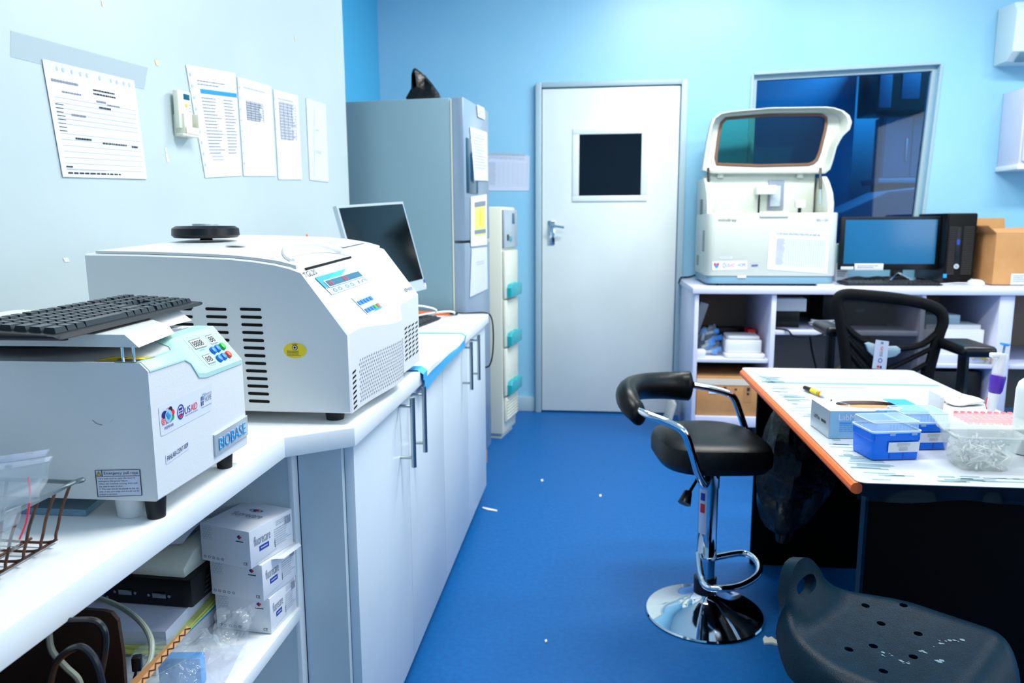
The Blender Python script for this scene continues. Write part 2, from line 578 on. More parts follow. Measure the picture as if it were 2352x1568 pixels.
def form(p):
    p.rect(0, 0, 1, .095, sleeve_m)
    for u in (.13, .19, .28, .37, .44, .58, .71, .78, .86, .93):
        p.ell(u, .055, .012, .02, ink_l, 2)
    p.lines(.05, .15, .35, .20, 1, ink, 3, .45); p.lines(.48, .17, .75, .24, 2, ink_d, 4, .45)
    p.lines(.14, .24, .42, .27, 1, ink, 6, .5)
    p.lines(.5, .27, .62, .31, 1, ink, 8, .5); p.lines(.62, .29, .8, .33, 1, ink, 9, .4); p.lines(.52, .325, .66, .355, 1, ink_d, 31, .6)
    for i in range(13):
        v = .30+.045*i if i < 6 else .30+.052*i
        p.rect(.05, v, .97, v+.004, ink_l, 2)
    for i in range(28):
        p.rect(.18+.028*i, .40, .1815+.028*i, .58, ink_l, 2)
    p.lines(.05, .36, .15, .62, 8, ink_d, 12, .25); p.lines(.2, .43, .36, .47, 1, ink, 32, .5)
    p.lines(.2, .64, .42, .67, 1, ink_d, 33, .6); p.lines(.5, .66, .8, .69, 1, ink_d, 14, .6); p.lines(.85, .67, .97, .7, 1, ink_d, 2, .6)
    p.rect(.05, .93, .5, .934, ink_l, 2); p.lines(.05, .9, .16, .925, 1, ink_d, 15, .6); p.lines(.06, .955, .75, .98, 1, ink_d, 16, .6)


wall_sheet('wall_form', ((97, 135), (308, 185), (338, 411), (145, 406)), 'large ruled form in a punched sleeve alone on the grey wall', 'paper', SHEETS, form, .004)


def header_blue(p):
    p.rect(0, 0, .1, 1, sleeve_m, 2)
    for i in range(9):
        p.ell(.05, .08+.1*i, .018, .014, ink_l, 3)
    p.lines(.16, .12, .8, .18, 2, ink, 3, .3); p.rect(.2, .195, 1, .235, band_b, 2)
    p.lines(.2, .27, .6, .8, 18, ink, 5, .3); p.lines(.68, .27, .97, .8, 18, ink, 6, .3); p.lines(.25, .8, .6, .86, 2, ink_l, 9, .4)


def plain_table(seed, u0, v0, u1, v1, n):
    def f(p):
        p.rect(0, 0, .07, 1, sleeve_m, 2)
        for i in range(8):
            p.ell(.035, .1+.11*i, .014, .012, ink_l, 3)
        p.lines(.15, .08, .85, .11, 1, ink_l, seed, .5)
        for i in range(n):
            v = v0+(v1-v0)*i/n
            p.rect(u0, v, u1, v+.004, ink, 2); p.lines(u0+.02, v+.012, u1, v+.03, 1, ink, seed+i, .6)
        for i in range(5):
            u = u0+(u1-u0)*i/4
            p.rect(u, v0, u+.012, v1, ink, 2)
    return f


def faint(p):
    p.lines(.4, .35, .6, .38, 1, ink_l, 3, .6); p.lines(.3, .62, .7, .66, 2, ink_l, 4, .4)
    p.poly([(.38, .1), (.46, .1), (.36, .95), (.22, .95)], paper_l, 2)


wall_sheet('wall_notice', ((427, 148), (540, 168), (555, 403), (472, 408)), 'text sheet with a bright blue heading bar on the grey wall', 'paper', SHEETS, header_blue)
wall_sheet('wall_notice', ((545, 176), (622, 198), (634, 404), (560, 404)), 'sleeved sheet with a small grey table, right of the blue-headed sheet', 'paper', SHEETS, plain_table(3, .2, .22, .7, .42, 8))
wall_sheet('wall_notice', ((628, 205), (684, 220), (694, 412), (640, 412)), 'sleeved sheet with a long grey table and handwriting', 'paper', SHEETS, plain_table(7, .18, .12, .85, .55, 13))
wall_sheet('wall_notice', ((703, 225), (748, 240), (755, 418), (712, 413)), 'creased nearly blank sheet, the last one before the fridge', 'paper', SHEETS, faint, mt=paper_l)

# remote control in its holder
c = wl(412, 262)
rc = thing('remote_control', 'cream air conditioner remote standing in its wall holder', 'remote', c+WN*.004)


def wbox(mb, px0, py0, px1, py1, d0, d1, mt, bev=.003):
    a = wl(px0, py0); b = wl(px1, py1); t0 = (a-WP).dot(WD); t1 = (b-WP).dot(WD)
    c0 = WP+WD*(t0+t1)/2+WN*(d0+d1)/2; c0.z = (a.z+b.z)/2
    mb.box(c0, (abs(t1-t0), d1-d0, abs(a.z-b.z)), mt, bev=bev, M=Matrix.Rotation(math.atan2(WD.y, WD.x), 4, 'Z'))


m = MB(); wbox(m, 387, 206, 424, 300, .012, .032, cream_pl, .004); part('body', m, rc)
m = MB(); wbox(m, 400, 216, 415, 232, .0321, .0335, lcd_m, .0004); part('display', m, rc)
m = MB(); wbox(m, 405, 239, 410, 247, .0321, .0345, yellow, .0006); part('power_button', m, rc)
for k in range(3):
    m = MB(); wbox(m, 413, 239+k*7, 419, 244+k*7, .0321, .0340, white_pl, .0006); part('button', m, rc)
c = wl(412, 285)
hd = thing('remote_holder', 'cream plastic cradle screwed to the grey wall, holding the remote', 'holder', c+WN*.002)
m = MB(); wbox(m, 396, 262, 434, 318, .0005, .011, cream_pl, .002); wbox(m, 396, 306, 434, 318, .011, .04, cream_pl, .003)
wbox(m, 397, 262, 400, 306, .011, .04, cream_pl, .001); wbox(m, 430, 264, 434, 306, .011, .04, cream_pl, .001)
part('cradle', m, hd)
m = MB(); wbox(m, 402, 291, 432, 312, .034, .042, cream_pl, .002); part('front_clip', m, hd)
m = MB()
for px, s in (((355, 137, 366, 152), plaster), ((378, 338, 384, 350), paper), ((380, 352, 388, 372), paper), ((676, 82, 680, 96), plaster), ((232, 0, 238, 16), plaster),
              ((703, 538, 708, 548), orange), ((144, 592, 160, 601), paper)):
    a = wl(px[0], px[1], .001); b = wl(px[2], px[3], .001)
    t = b-a; t.z = 0
    m.add([a, a+t*.8, b, b-t*.7], [[0, 1, 2, 3]], s)
o = struct('trim_1', m)

# paper on the blue wall
q = [on(x, y, 'y', YB-.003) for x, y in ((1108, 352), (1217, 358), (1215, 438), (1108, 438))]
m = MB(); m.loft([[p+V((0, .0015, 0)) for p in q], q], paper_l); p = m.patch(q[0], q[1], q[2], q[3])
p.lines(.15, .06, .95, .14, 2, ink_l, 4, .5)
for i in range(14):
    p.rect(.15, .22+.05*i, .95, .224+.05*i, ink_l)
for i in range(9):
    p.rect(.15+.1*i, .22, .153+.1*i, .87, ink_l)
p.lines(.15, .25, .3, .85, 12, ink_l, 8, .4)
single('wall_chart', m, 'pale chart taped to the blue wall between fridge and door', 'paper', weld=False)
m = MB(); q = [on(x, y, 'y', YB-.0045) for x, y in ((1110, 349), (1206, 352), (1206, 359), (1110, 356))]
m.loft([[p+V((0, .001, 0)) for p in q], q], tape_m); single('tape_strip', m, 'short clear tape holding the chart on the blue wall', 'tape')

# air conditioner and wall cabinet at the right edge
ac = thing('wall_mounted_air_conditioner', 'white wall air conditioner high up at the right edge of the blue wall', 'air conditioner', (2.70, 4.83, 2.2))
m = MB(); m.prism([(4.94, 2.155), (4.79, 2.155), (4.73, 2.20), (4.72, 2.42), (4.76, 2.47), (4.94, 2.48)], 2.33, 3.13, ac_m, 'x', .012); part('housing', m, ac)
m = MB(); m.box((2.73, 4.755, 2.172), (.72, .075, .006), grey_base, bev=.002, M=Matrix.Rotation(-.6, 4, 'X')); part('louver', m, ac)
wc = thing('wall_cabinet', 'white metal wall cabinet with lock slots, below the air conditioner', 'cabinet', (2.72, 4.82, 1.545))
m = MB(); m.bx(2.405, 3.05, 4.70, 4.938, 1.575, 2.0, lavender, .004); part('body', m, wc)
m = MB(); m.bx(2.395, 3.06, 4.69, 4.938, 1.545, 1.574, white_lam, .003); part('bottom_ledge', m, wc)
m = MB(); m.bx(2.415, 2.728, 4.684, 4.699, 1.59, 1.985, lavender, .002); dr = part('door', m, wc)
m = MB(); m.bx(2.735, 3.04, 4.684, 4.699, 1.59, 1.985, lavender, .002); part('door', m, wc)
for z in (1.66, 1.80):
    m = MB(); m.bx(2.435, 2.447, 4.68, 4.6838, z, z+.07, navy_i); part('slot', m, dr)

# things in the far room
fr = thing('hanging_cupboard', 'dark cupboard high on the wall of the room behind the pane', 'cupboard', (2.6, 6.3, 2.08))
m = MB(); m.bx(2.10, 3.3, 6.15, 6.59, 2.08, 2.55, black_pl, .004); part('body', m, fr)
m = MB(); m.bx(2.11, 2.20, 6.135, 6.149, 2.1, 2.53, dusk_m, .003); part('door', m, fr)
m = MB(); m.bx(2.27, 2.40, 6.135, 6.149, 2.16, 2.53, dusk_m, .003); part('door', m, fr)
lk = thing('far_locker', 'tall grey two-door locker standing in the room behind the pane', 'locker', (2.7, 6.5, 1.585))
m = MB(); m.bx(2.25, 3.1, 6.4, 6.59, 1.585, 2.07, locker_m, .004); part('body', m, lk)
for x in (2.26, 2.47, 2.68):
    m = MB(); m.bx(x, x+.2, 6.385, 6.399, 1.6, 2.06, locker_m, .003); d = part('door', m, lk)
    m = MB(); m.bx(x+.16, x+.175, 6.372, 6.3845, 1.72, 1.9, steel, .003); part('handle', m, d)
fc = thing('far_counter', 'white-topped counter under the locker in the room behind the pane', 'counter', (2.75, 6.4, 0))
m = MB(); m.bx(2.17, 3.4, 6.2, 6.59, 1.545, 1.584, locker_m, .004); part('top', m, fc)
m = MB(); m.bx(2.25, 3.3, 6.3, 6.59, 0, 1.544, dusk_m); part('body', m, fc)
sf = thing('far_couch', 'dark blue upholstered couch low in the room behind the pane', 'couch', (2.0, 5.9, 0))
m = MB(); m.prism([(1.45, 0), (2.7, 0), (2.7, 1.50), (2.35, 1.50), (2.05, 1.47), (1.75, 1.33), (1.45, 1.26)], 5.65, 6.1, dusk_m, 'y', .03); part('back', m, sf)
m = MB(); m.bx(1.5, 2.6, 5.3, 5.648, 0, .5, dusk_m, .03); part('seat', m, sf)
# ================================================ LEFT: WORKTOP AND CABINETS
WT = .85                                                     # worktop height
m = MB()
m.prism([(-.585, -.3), (-.585, 1.33), (-.474, 1.413), (-.474, 3.335), (wx(3.27)+.004, 3.29), (wx(-.3)+.004, -.3)], WT-.04, WT, white_lam, 'z', .002)
single('worktop', m, 'long white laminate worktop with a kinked front edge along the grey wall', 'worktop', (-.7, 1.5, WT-.04))

us = thing('open_shelf_unit', 'open white shelf unit under the near end of the worktop', 'shelf unit', (-.9, .5, 0))
m = MB(); m.prism([(wx(1.40)+.006, 1.405), (-.614, 1.405), (-.614, 1.430), (wx(1.43)+.006, 1.430)], 0, .809, panel_grey); part('side_panel', m, us)
m = MB(); m.bx(-.614, -.604, 1.404, 1.431, 0, .809, white_lam, .001); part('edge_strip', m, us)
m = MB(); m.bx(-1.4, -.605, -.3, -.28, 0, .809, panel_grey); part('side_panel', m, us)
m = MB(); m.prism([(-1.25, -.279), (-.602, -.279), (-.602, 1.404), (-1.25, 1.404)], .438, .463, white_lam, 'z', .001); part('shelf', m, us)
m = MB(); m.prism([(-1.25, -.279), (-.605, -.279), (-.605, 1.404), (-1.25, 1.404)], .05, .075, white_lam, 'z', .001); part('bottom_board', m, us)
m = MB(); m.bx(-1.272, -1.252, -.279, 1.404, 0, .809, panel_grey); part('back_panel', m, us)


def door_cabinet(y0, y1, hs, label, side):
    t = thing('base_cabinet', label, 'cabinet', (-.75, (y0+y1)/2, 0), 0, 'white door cabinets under the worktop')
    m = MB(); m.bx(-1.02, -.512, y0, y1, .06, .809, panel_grey); part('body', m, t)
    if side:
        m = MB(); m.bx(-.603, -.5105, y0-.0165, y0-.0005, .0, .809, panel_grey); part('end_panel', m, t)
    m = MB(); m.bx(-.9, -.56, y0+.02, y1-.02, 0, .0595, black_mat); part('plinth', m, t)
    ym = (y0+y1)/2
    for (a, b, h) in ((y0+.001, ym-.0015, hs[0]), (ym+.0015, y1-.001, hs[1])):
        m = MB(); m.bx(-.5105, -.490, a, b, .05, .806, door_lam, .001); d = part('door', m, t)
        m = MB(); m.cyl((-.455, h, .635), (-.455, h, .818), .0065, .0065, steel, 14)
        for z in (.66, .795):
            m.cyl((-.4895, h, z), (-.455, h, z), .0042, .0042, steel, 10)
        part('bar_handle', m, d)
    return t


door_cabinet(1.449, 2.36, (1.815, 1.945), 'white two-door base cabinet below the larger centrifuge', True)
door_cabinet(2.364, 3.32, (2.73, 2.91), 'white two-door base cabinet next to the fridge', False)

# ------------------------------------------------------- small centrifuge
c1 = thing('tabletop_centrifuge', 'smaller white centrifuge with mint keypad, at the near end of the worktop', 'centrifuge', (-.8, 1.05, WT))
Y0, Y1 = .915, 1.18
ch = [(Y0, -.596, 1.071, 1.060), (.95, -.596, 1.071, 1.060), (1.005, -.598, 1.072, 1.060), (1.02, -.61, 1.075, 1.052), (1.04, -.628, 1.081, 1.032), (1.06, -.632, 1.082, 1.028), (Y1, -.632, 1.084, 1.028)]
m = MB()
m.loft([[(-1.08, y, .88), (-1.08, y, zt), (xa, y, zt), (-.585, y, zb), (-.585, y, .883), (-.588, y, .88)] for y, xa, zt, zb in ch], white_pl)
b1 = part('housing', m, c1)
m = MB()
rings = []
for y, xa, zt, zb in [(.918, -.596, 1.071, 1.060)]+ch[1:]:
    n = V((zt-zb, 0, -.585-xa)).normalized()
    a = V((xa, min(y, Y1-.003), zt)); b = V((-.585, min(y, Y1-.003), zb))
    e = .012 if y > 1.03 else .003
    rings.append([a+V((-e*2.2, 0, .0012)), a+n*.0012, b+n*.0012, b+V((.0012, 0, -e*.5)), b+V((-.0006, 0, -e*.5)), b-n*.0006, a-n*.0006, a+V((-e*2.2, 0, -.0006))])
m.loft(rings, mint); kp = part('keypad_overlay', m, c1)
pt = [V((-.632, 1.066, 1.0825)), V((-.632, 1.176, 1.0825)), V((-.585, 1.176, 1.028)), V((-.585, 1.066, 1.028))]
nn = (pt[3]-pt[0]).cross(pt[1]-pt[0]).normalized()
pt = [p+nn*.0014 for p in pt]
m = MB(); p = m.patch(*pt, .0004)
fr_ = rrect(.10, .08, .93, .92, .06, 4)
for a, b in zip(fr_, fr_[1:]+fr_[:1]):
    p.line([a, b], .009, white_pl, 1)
for (u0, v0, u1, v1, t) in ((.17, .17, .47, .42, '8888'), (.62, .17, .80, .42, '88'), (.17, .60, .36, .84, '88')):
    p.rect(u0, v0, u1, v1, lcd_g, 1); p.rect(u0, v0, u1, v0+.02, ink, 2); p.rect(u0, v1-.02, u1, v1, ink, 2)
    p.text(t, u0+.02, v0+.05, u1-.02, v1-.05, ink_d, 2)
p.text('SPEED', .22, .45, .38, .49, ink, 2); p.text('TIMER', .66, .45, .78, .48, ink, 2); p.text('RCF', .2, .865, .32, .90, ink, 2)
p.text('RUN', .86, .56, .91, .59, green_i, 2); p.text('STOP', .86, .76, .91, .79, red_i, 2)
part('display_panel', m, c1)
for (u, v, mt) in ((.50, .57, btn_b), (.635, .56, btn_b), (.79, .55, btn_g), (.48, .80, btn_b), (.615, .79, btn_b), (.765, .78, btn_r)):
    c0 = p.P(u, v, 0); du = (pt[1]-pt[0]).normalized(); dv = (pt[3]-pt[0]).normalized()
    m = MB(); rings = []
    for k, (s, h) in enumerate(((1, 0), (1, .0022), (.85, .0036), (.5, .0042))):
        rings.append([c0+du*.0058*s*math.cos(2*PI*i/16)+dv*.0066*s*math.sin(2*PI*i/16)+nn*(h+.0008) for i in range(16)])
    m.loft(rings, mt); part('button', m, c1)
# stickers on the front face
q = [on(x, y, 'x', -.585) for x, y in ((363, 934), (486, 879), (486, 941), (369, 1003))]
m = MB(); p = m.patch(*q, .0005); p.poly(rrect(0, 0, 1, 1, .05, 3), paper_l)
# globe with flags
for (u, v, ru, rv, mt) in ((.085, .34, .05, .13, navy_i), (.075, .52, .05, .14, pink_i), (.19, .27, .035, .12, black_i), (.215, .40, .045, .13, red_i), (.21, .55, .04, .1, green_i)):
    p.ell(u, v, ru, rv, mt, 2, 12)
for i in range(4):
    p.rect(.035, .44+.06*i, .07, .465+.06*i, red_i, 3)
p.line([(.1, .68), (.145, .60), (.19, .68)], .012, red_i, 2); p.line([(.12, .2), (.145, .16), (.17, .2)], .012, red_i, 2)
p.ell(.145, .44, .062, .215, ocean, 3); p.ell(.15, .46, .028, .08, band_b, 4, 10); p.ell(.125, .36, .022, .07, band_b, 4, 10)
p.text('PEPFAR', .07, .74, .23, .84, navy_i, 2)
p.ring(.37, .5, .062, .25, .16, blue_i, 2); p.ring(.37, .5, .064, .26, .03, navy_i, 2)
p.rect(.34, .36, .40, .44, navy_i, 2); p.rect(.335, .48, .405, .52, navy_i, 2); p.line([(.35, .55), (.37, .58), (.395, .54)], .01, navy_i, 2)
p.poly([(.33, .58), (.41, .58), (.40, .66), (.37, .70), (.34, .66)], red_i, 2); p.rect(.335, .58, .405, .61, navy_i, 3)
p.text('US', .445, .42, .55, .66, navy_i, 2); p.text('AID', .56, .42, .69, .66, red_i, 2)
p.text('FROM THE AMERICAN PEOPLE', .45, .70, .70, .745, navy_i, 2)
p.rect(.765, .32, .78, .66, navy_i, 2); p.rect(.8, .32, .815, .66, navy_i, 2); p.rect(.755, .47, .825, .49, paper_l, 3)
p.ring(.815, .36, .036, .13, .3, ocean, 2, a0=-150, a1=110)
p.text('Partners in', .845, .24, .985, .36, ink, 2); p.text('HOPE', .85, .38, .985, .58, ink, 2); p.text('"Christ\'s Love in Word and Deed"', .765, .70, .985, .75, navy_i, 2)
part('logo_sticker', m, c1, label='white sticker with four partner logos')
q = [on(x, y, 'x', -.585) for x, y in ((380, 1045), (432.6, 1009), (433, 1030), (381, 1067))]
m = MB(); p = m.patch(*q, .0005); p.rect(0, 0, 1, 1, paper_l); p.text('PIHLAB-CENT-009', .05, .2, .96, .72, ink_d); part('asset_sticker', m, c1)
q = [on(x, y, 'x', -.585) for x, y in ((489, 999), (564.5, 953), (567, 997), (492, 1048))]
m = MB(); nx = V((.003, 0, 0)); o_ = [V((-.5848, p_.y, p_.z)) for p_ in q]
ctr = sum(o_, V())/4
m.loft([o_, [p_+nx*.8 for p_ in o_], [ctr+(p_-ctr)*.96+nx for p_ in o_]], silver)
p = m.patch(*[ctr+(p_-ctr)*.96+nx for p_ in o_], .0006)
p.text('BIOBASE', .09, .22, .93, .8, white_pl2, 1)
p.text('BIOBASE', .075, .24, .915, .82, sky_i, 2); part('name_plate', m, c1, label='silver plate with raised blue letters')
q = [on(x, y, 'y', .915) for x, y in ((219.5, 1079.5), (321.5, 1077.5), (327, 1137), (226, 1140))]
m = MB(); p = m.patch(*q, .0005); p.rect(0, 0, 1, 1, paper_l)
for a, b in (((0, 0), (1, 0)), ((1, 0), (1, 1)), ((1, 1), (0, 1)), ((0, 1), (0, 0)), ((0, .235), (1, .235)), ((.145, 0), (.145, .235))):
    p.line([a, b], .018, ink_d, 2)
p.poly([(.075, .045), (.125, .195), (.025, .195)], yellow, 2); p.line([(.075, .045), (.125, .195), (.025, .195), (.075, .045)], .01, ink_d, 3); p.rect(.07, .1, .08, .16, ink_d, 3)
p.text('Emergency pull rope', .19, .06, .96, .20, black_i)
for k, (t, u1) in enumerate((('1.It is only used to open the door in', .88), ('emergency like power failure.', .72), ("When the machine running, don't pull", .92), ('the rope to open its door.', .6),
                             ('2. The rope should be placed on the left', .95), ('side of the centrifuge and should not be', .95), ('pulled or pressed.', .45))):
    p.text(t, .05, .285+.1*k, u1, .36+.1*k, black_i)
part('rope_sticker', m, c1)
q = [V((-.655, .953, 1.0717)), V((-.597, .953, 1.0717)), V((-.606, .922, 1.0713)), V((-.665, .922, 1.0713))]
m = MB(); p = m.patch(*q, .0006); p.rect(0, 0, 1, 1, yellow); p.line([(0, 0), (1, 0), (1, 1), (0, 1), (0, 0)], .02, black_i, 2); p.line([(.25, .9), (.4, .15), (.5, .9), (.25, .9)], .03, black_i, 2)
p.rect(.4, .45, .45, .7, black_i, 2); p.lines(.56, .2, .95, .85, 3, ink_d, 3, .2); part('warning_sticker', m, c1)
m = MB(); p = m.patch(V((-.700, 1.11, 1.0826)), V((-.700, 1.176, 1.083)), V((-.640, 1.176, 1.083)), V((-.640, 1.11, 1.0826)), .0006); p.rect(0, 0, 1, 1, silver); p.lines(.1, .1, .9, .9, 7, ink, 4, .4)
part('rating_plate', m, c1)
for (x, y) in ((-.602, .935), (-.612, 1.15), (-1.05, .935), (-1.05, 1.15)):
    m = MB(); m.cyl((x, y, WT+.0005), (x, y, .8795), .012, .0145, rubber, 24); part('foot', m, c1)
m = MB(); m.cyl((-.642, .945, WT+.0005), (-.642, .945, .879), .021, .023, white_pl, 24); part('drain_cap', m, c1)
m = MB()
top = [(-1.0, .928), (-.622, .928), (-.642, 1.049), (-.697, 1.103), (-.70, 1.20), (-1.0, 1.20)]
bot = [(-1.0, .924), (-.602, .926), (-.627, 1.056), (-.680, 1.131), (-.684, 1.207), (-1.0, 1.207)]
m.loft([[(x, y, 1.0900) for x, y in bot], [(x, y, 1.1065) for x, y in top]], white_pl2); part('lid', m, c1)
m = MB(); m.lathe([(.115, 0), (.117, .003), (.117, .006), (.11, .0068)], (-.80, 1.06, 1.0828), black_pl, 40); part('lid_gasket', m, c1)
m = MB()
for x, y in ((-.625, .925), (-.614, .932)):
    m.cyl((x, y, 1.0718), (x, y, 1.0899), .0018, .0018, chrome, 8)
m.box((-.6165, .925, 1.0720), (.03, .02, .0008), steel); part('latch', m, c1)
m = MB(); p = m.patch(V((-.7, Y0, 1.02)), V((-.6, Y0, 1.02)), V((-.6, Y0, .92)), V((-.7, Y0, .92)), .0004)
p.line([(.30, .28), (.36, .33), (.44, .345)], .01, ink, 1); p.line([(.56, .30), (.6, .27)], .006, ink_l, 1); part('scratch', m, c1)

# ------------------------------------------------------------- keyboards
KEYBOARDS = 'black computer keyboards'


def keyboard(loc, rz, label, L=.43, W=.14):
    """local x along the keys, local y towards the back"""
    t = thing('keyboard', label, 'keyboard', loc, rz, KEYBOARDS)
    m = MB()
    prof = [(0, .004), (.004, .0085), (.012, .0105), (W-.004, .020), (W, .016), (W, .004), (.006, .002)]
    rings = []
    for x, s in ((0, .3), (.004, .8), (.012, 1), (L-.012, 1), (L-.004, .8), (L, .3)):
        rings.append([(x, W/2+(y-W/2)*(.965+.035*s), .009+(z-.009)*s) for y, z in prof])
    m.loft(rings, black_pl); part('case', m, t, local=True)
    m = MB()
    zat = lambda y: .0105+(y-.012)*.0095/(W-.016)
    kw = (L-.036)/22.5
    y = .020
    for r in range(6):
        if r == 5:
            y += .006
        x = .016
        spec = [1.5, 1.2, 1.2, 6.2, 1.2, 1.2, 1.2, 1.3] if r == 0 else [2.2]+[1]*10+[2.8] if r == 1 else [1.8]+[1]*11+[2.2] if r == 2 else [1.5]+[1]*12+[1.5] if r == 3 else [1]*13+[2] if r == 4 else [1, .5]+[1]*4+[.33]+[1]*4+[.33]+[1]*4
        tot = sum(spec); units = [(s*15/tot, r == 5 and s < .9) for s in spec]
        units += [(.25, 1)]+[(1, r == 2 or (r == 1 and False))]*3+[(.25, 1)]+[(1, 0)]*4
        for u, skip in units:
            w = u*kw
            if not skip and w > .004:
                z = zat(y)
                a = .0007
                lo = [(x+a, y-.0082, zat(y-.0082)), (x+w-a, y-.0082, zat(y-.0082)), (x+w-a, y+.0082, zat(y+.0082)), (x+a, y+.0082, zat(y+.0082))]
                hi = [(x+a+.0018, y-.0055, z+.0062), (x+w-a-.0018, y-.0055, z+.0062), (x+w-a-.0018, y+.0065, z+.0068), (x+a+.0018, y+.0065, z+.0068)]
                m.loft([lo, hi], key_m)
            x += w
        y += .0185
    part('keys', m, t, local=True)
    m = MB()
    for x in (.03, L-.03):
        m.cyl((x, .012, 0), (x, .012, .004), .006, .006, rubber, 12); m.cyl((x, W-.014, 0), (x, W-.014, .005), .006, .006, rubber, 12)
    part('rubber_foot', m, t, local=True)
    return t


keyboard((-.655, .845, 1.107), R(95), 'black keyboard lying on the lid of the small centrifuge', .42, .15)

# ----------------------------------------------------- large centrifuge
c2 = thing('benchtop_centrifuge', 'large white centrifuge with slanted display panel and side vents on the worktop', 'centrifuge', (-.75, 1.72, WT))
A0, A1 = 1.43, 2.03
PR = [(-1.03, 1.194), (-.90, 1.192), (-.783, 1.188), (-.72, 1.185), (-.67, 1.180), (-.63, 1.174), (-.60, 1.167), (-.577, 1.159)]


def tilt(y):
    return .024*(y-A0)/(A1-A0)


def prof(x):
    for (xa, za), (xb, zb) in zip(PR, PR[1:]):
        if x <= xb:
            return za+(zb-za)*max(0, (x-xa)/(xb-xa))
    return PR[-1][1]


def bulge(y):
    if y < 1.47 or y > 1.84:
        return 0
    if y < 1.76:
        t = (y-1.47)/.29; return .02*t*t*(3-2*t)
    t = (1.84-y)/.08; return .02*t*t*(3-2*t)


m = MB(); rings = []
ys = [A0, A0+.004]+[A0+.02+i*(A1-A0-.04)/46 for i in range(47)]+[A1-.004, A1]
for y in ys:
    e = .003 if y in (A0, A1) else 0
    xf = -.484+bulge(y)
    zf = 1.035-1.334*(xf+.484)
    t = tilt(y)
    rings.append([(-1.03+e, y, .873+e)]+[(x, y, z+t-e) for x, z in PR]+[(xf-e, y, zf+t-e), (xf-e, y, .873+e)])
m.loft(rings, white_pl2); part('housing', m, c2)
m = MB(); rings = []
xs = [-1.0, -.9, -.8, -.74, -.70, -.66, -.63, -.60]


def xfront(y):
    k = (y-1.60)/.15
    return -.588-(.06*math.sqrt(1-k*k) if abs(k) < 1 else 0)


ny = 60
for i in range(ny+1):
    y = A0+.006+(A1-A0-.012)*i/ny
    xf = xfront(y); t = tilt(y)
    xx = [-1.01+(xf+1.01)*k/12 for k in range(13)]
    lip = .020*math.exp(-((y-1.60)/.13)**4)
    top = [(x, y, prof(x)+t+.006+lip*math.exp(-((x-xf)/.05)**2)) for x in xx]
    bt = [(x, y, prof(x)+t+.001) for x in xx[::-1]]
    rings.append(top+bt)
m.loft(rings, white_pl2); ld = part('lid', m, c2)
m = MB(); pts = []
for i in range(41):
    y = 1.452+.296*i/40
    x = xfront(y); pts.append((x-.004, y, prof(x)+tilt(y)+.008+.017*math.exp(-((y-1.60)/.13)**4)))
m.tube(pts, .006, white_pl2, 8); part('grip_rim', m, ld)
m = MB(); m.loft([[(-.5765, y, 1.1600+tilt(y)), (-.5755, y, 1.1590+tilt(y)), (-.5765, y, 1.1625+tilt(y)), (-.579, y, 1.1635+tilt(y))] for y in (1.455, 1.60, 1.745)], black_mat); part('lid_gap_shade', m, c2)  # black strip stands in for the shade in the slit under the lid
m = MB(); m.lathe([(.022, 0), (.022, .0015), (.018, .002)], (-.80, 1.62, prof(-.80)+tilt(1.62)+.0082), silver, 24); part('screw_cap', m, ld)
q = [(-.62, 1.80), (-.62, 1.99), (-.60, 1.99), (-.60, 1.80)]
zz = lambda x, y: prof(x)+tilt(y)+.0092
m = MB(); p = m.patch(*[V((x, y, zz(x, y))) for x, y in ((-.68, 1.80), (-.68, 1.99), (-.615, 1.99), (-.615, 1.80))], .0008); p.rect(0, 0, 1, 1, paper_l); p.lines(.05, .1, .95, .9, 6, ink_l, 5, .4); part('lid_label', m, ld)
# slanted control face
S0 = V((-.577, A0, 1.159)); S1 = V((-.577, A1, 1.159+.024)); S2 = V((-.484, A0, 1.035))
SN = (S2-S0).cross(S1-S0).normalized()
SO = S0+SN*.0008
sp = lambda x, y: onp(x, y, SO, SN)
m = MB(); p = m.patch(*[sp(*a) for a in ((722, 638), (815, 611.6), (850, 646), (762, 677))], .0006)
p.rect(0, 0, 1, 1, print_grey, 1); p.poly([(0, 0), (.74, 0), (.42, .28), (.08, .28), (.08, .62), (0, .62)], sky_i, 2); p.poly([(.45, 0), (.74, 0), (.5, .28), (.2, .28)], cyan_i, 3)
p.rect(.07, .27, .95, .66, white_pl2, 4); p.rect(.09, .31, .93, .62, lcd_m, 5)
for u in (.12, .17):
    p.text('0', u, .38, u+.03, .58, red_i, 6)
for u in (.46, .52):
    p.text('0', u, .34, u+.04, .58, red_i, 6)
for u in (.13, .25, .42, .55):
    p.ring(u, .84, .035, .09, .25, btn_b, 3, 12)
p.line([(.74, .74), (.72, .92)], .012, btn_b, 3); p.line([(.80, .92), (.84, .78), (.90, .78), (.95, .9)], .014, btn_b, 3)
part('display', m, c2)
m = MB(); p = m.patch(*[sp(*a) for a in ((805.6, 683.4), (841.6, 669), (877.7, 706), (844, 722))], .0006)
p.rect(0, 0, 1, 1, print_grey); p.poly([(1, .7), (1, 1), (.45, 1)], sky_i, 2)
part('keypad', m, c2)
for r, v in enumerate((.28, .73)):
    for k in range(5):
        mt = btn_g if (r, k) == (1, 3) else btn_r if (r, k) == (1, 4) else btn_b
        u = .06+.185*k; m = MB()
        b = [p.P(a, c, 2) for a, c in ((u, v), (u+.13, v), (u+.13, v+.2), (u, v+.2))]
        m.loft([b, [x+SN*.0012 for x in b]], mt); part('button', m, c2)
m = MB(); p = m.patch(*[sp(*a) for a in ((693, 626), (721, 617.5), (730, 629), (703, 638.5))], .0006); p.text('TGL20', .0, .05, 1, .95, ink_d, 1); part('model_lettering', m, c2)
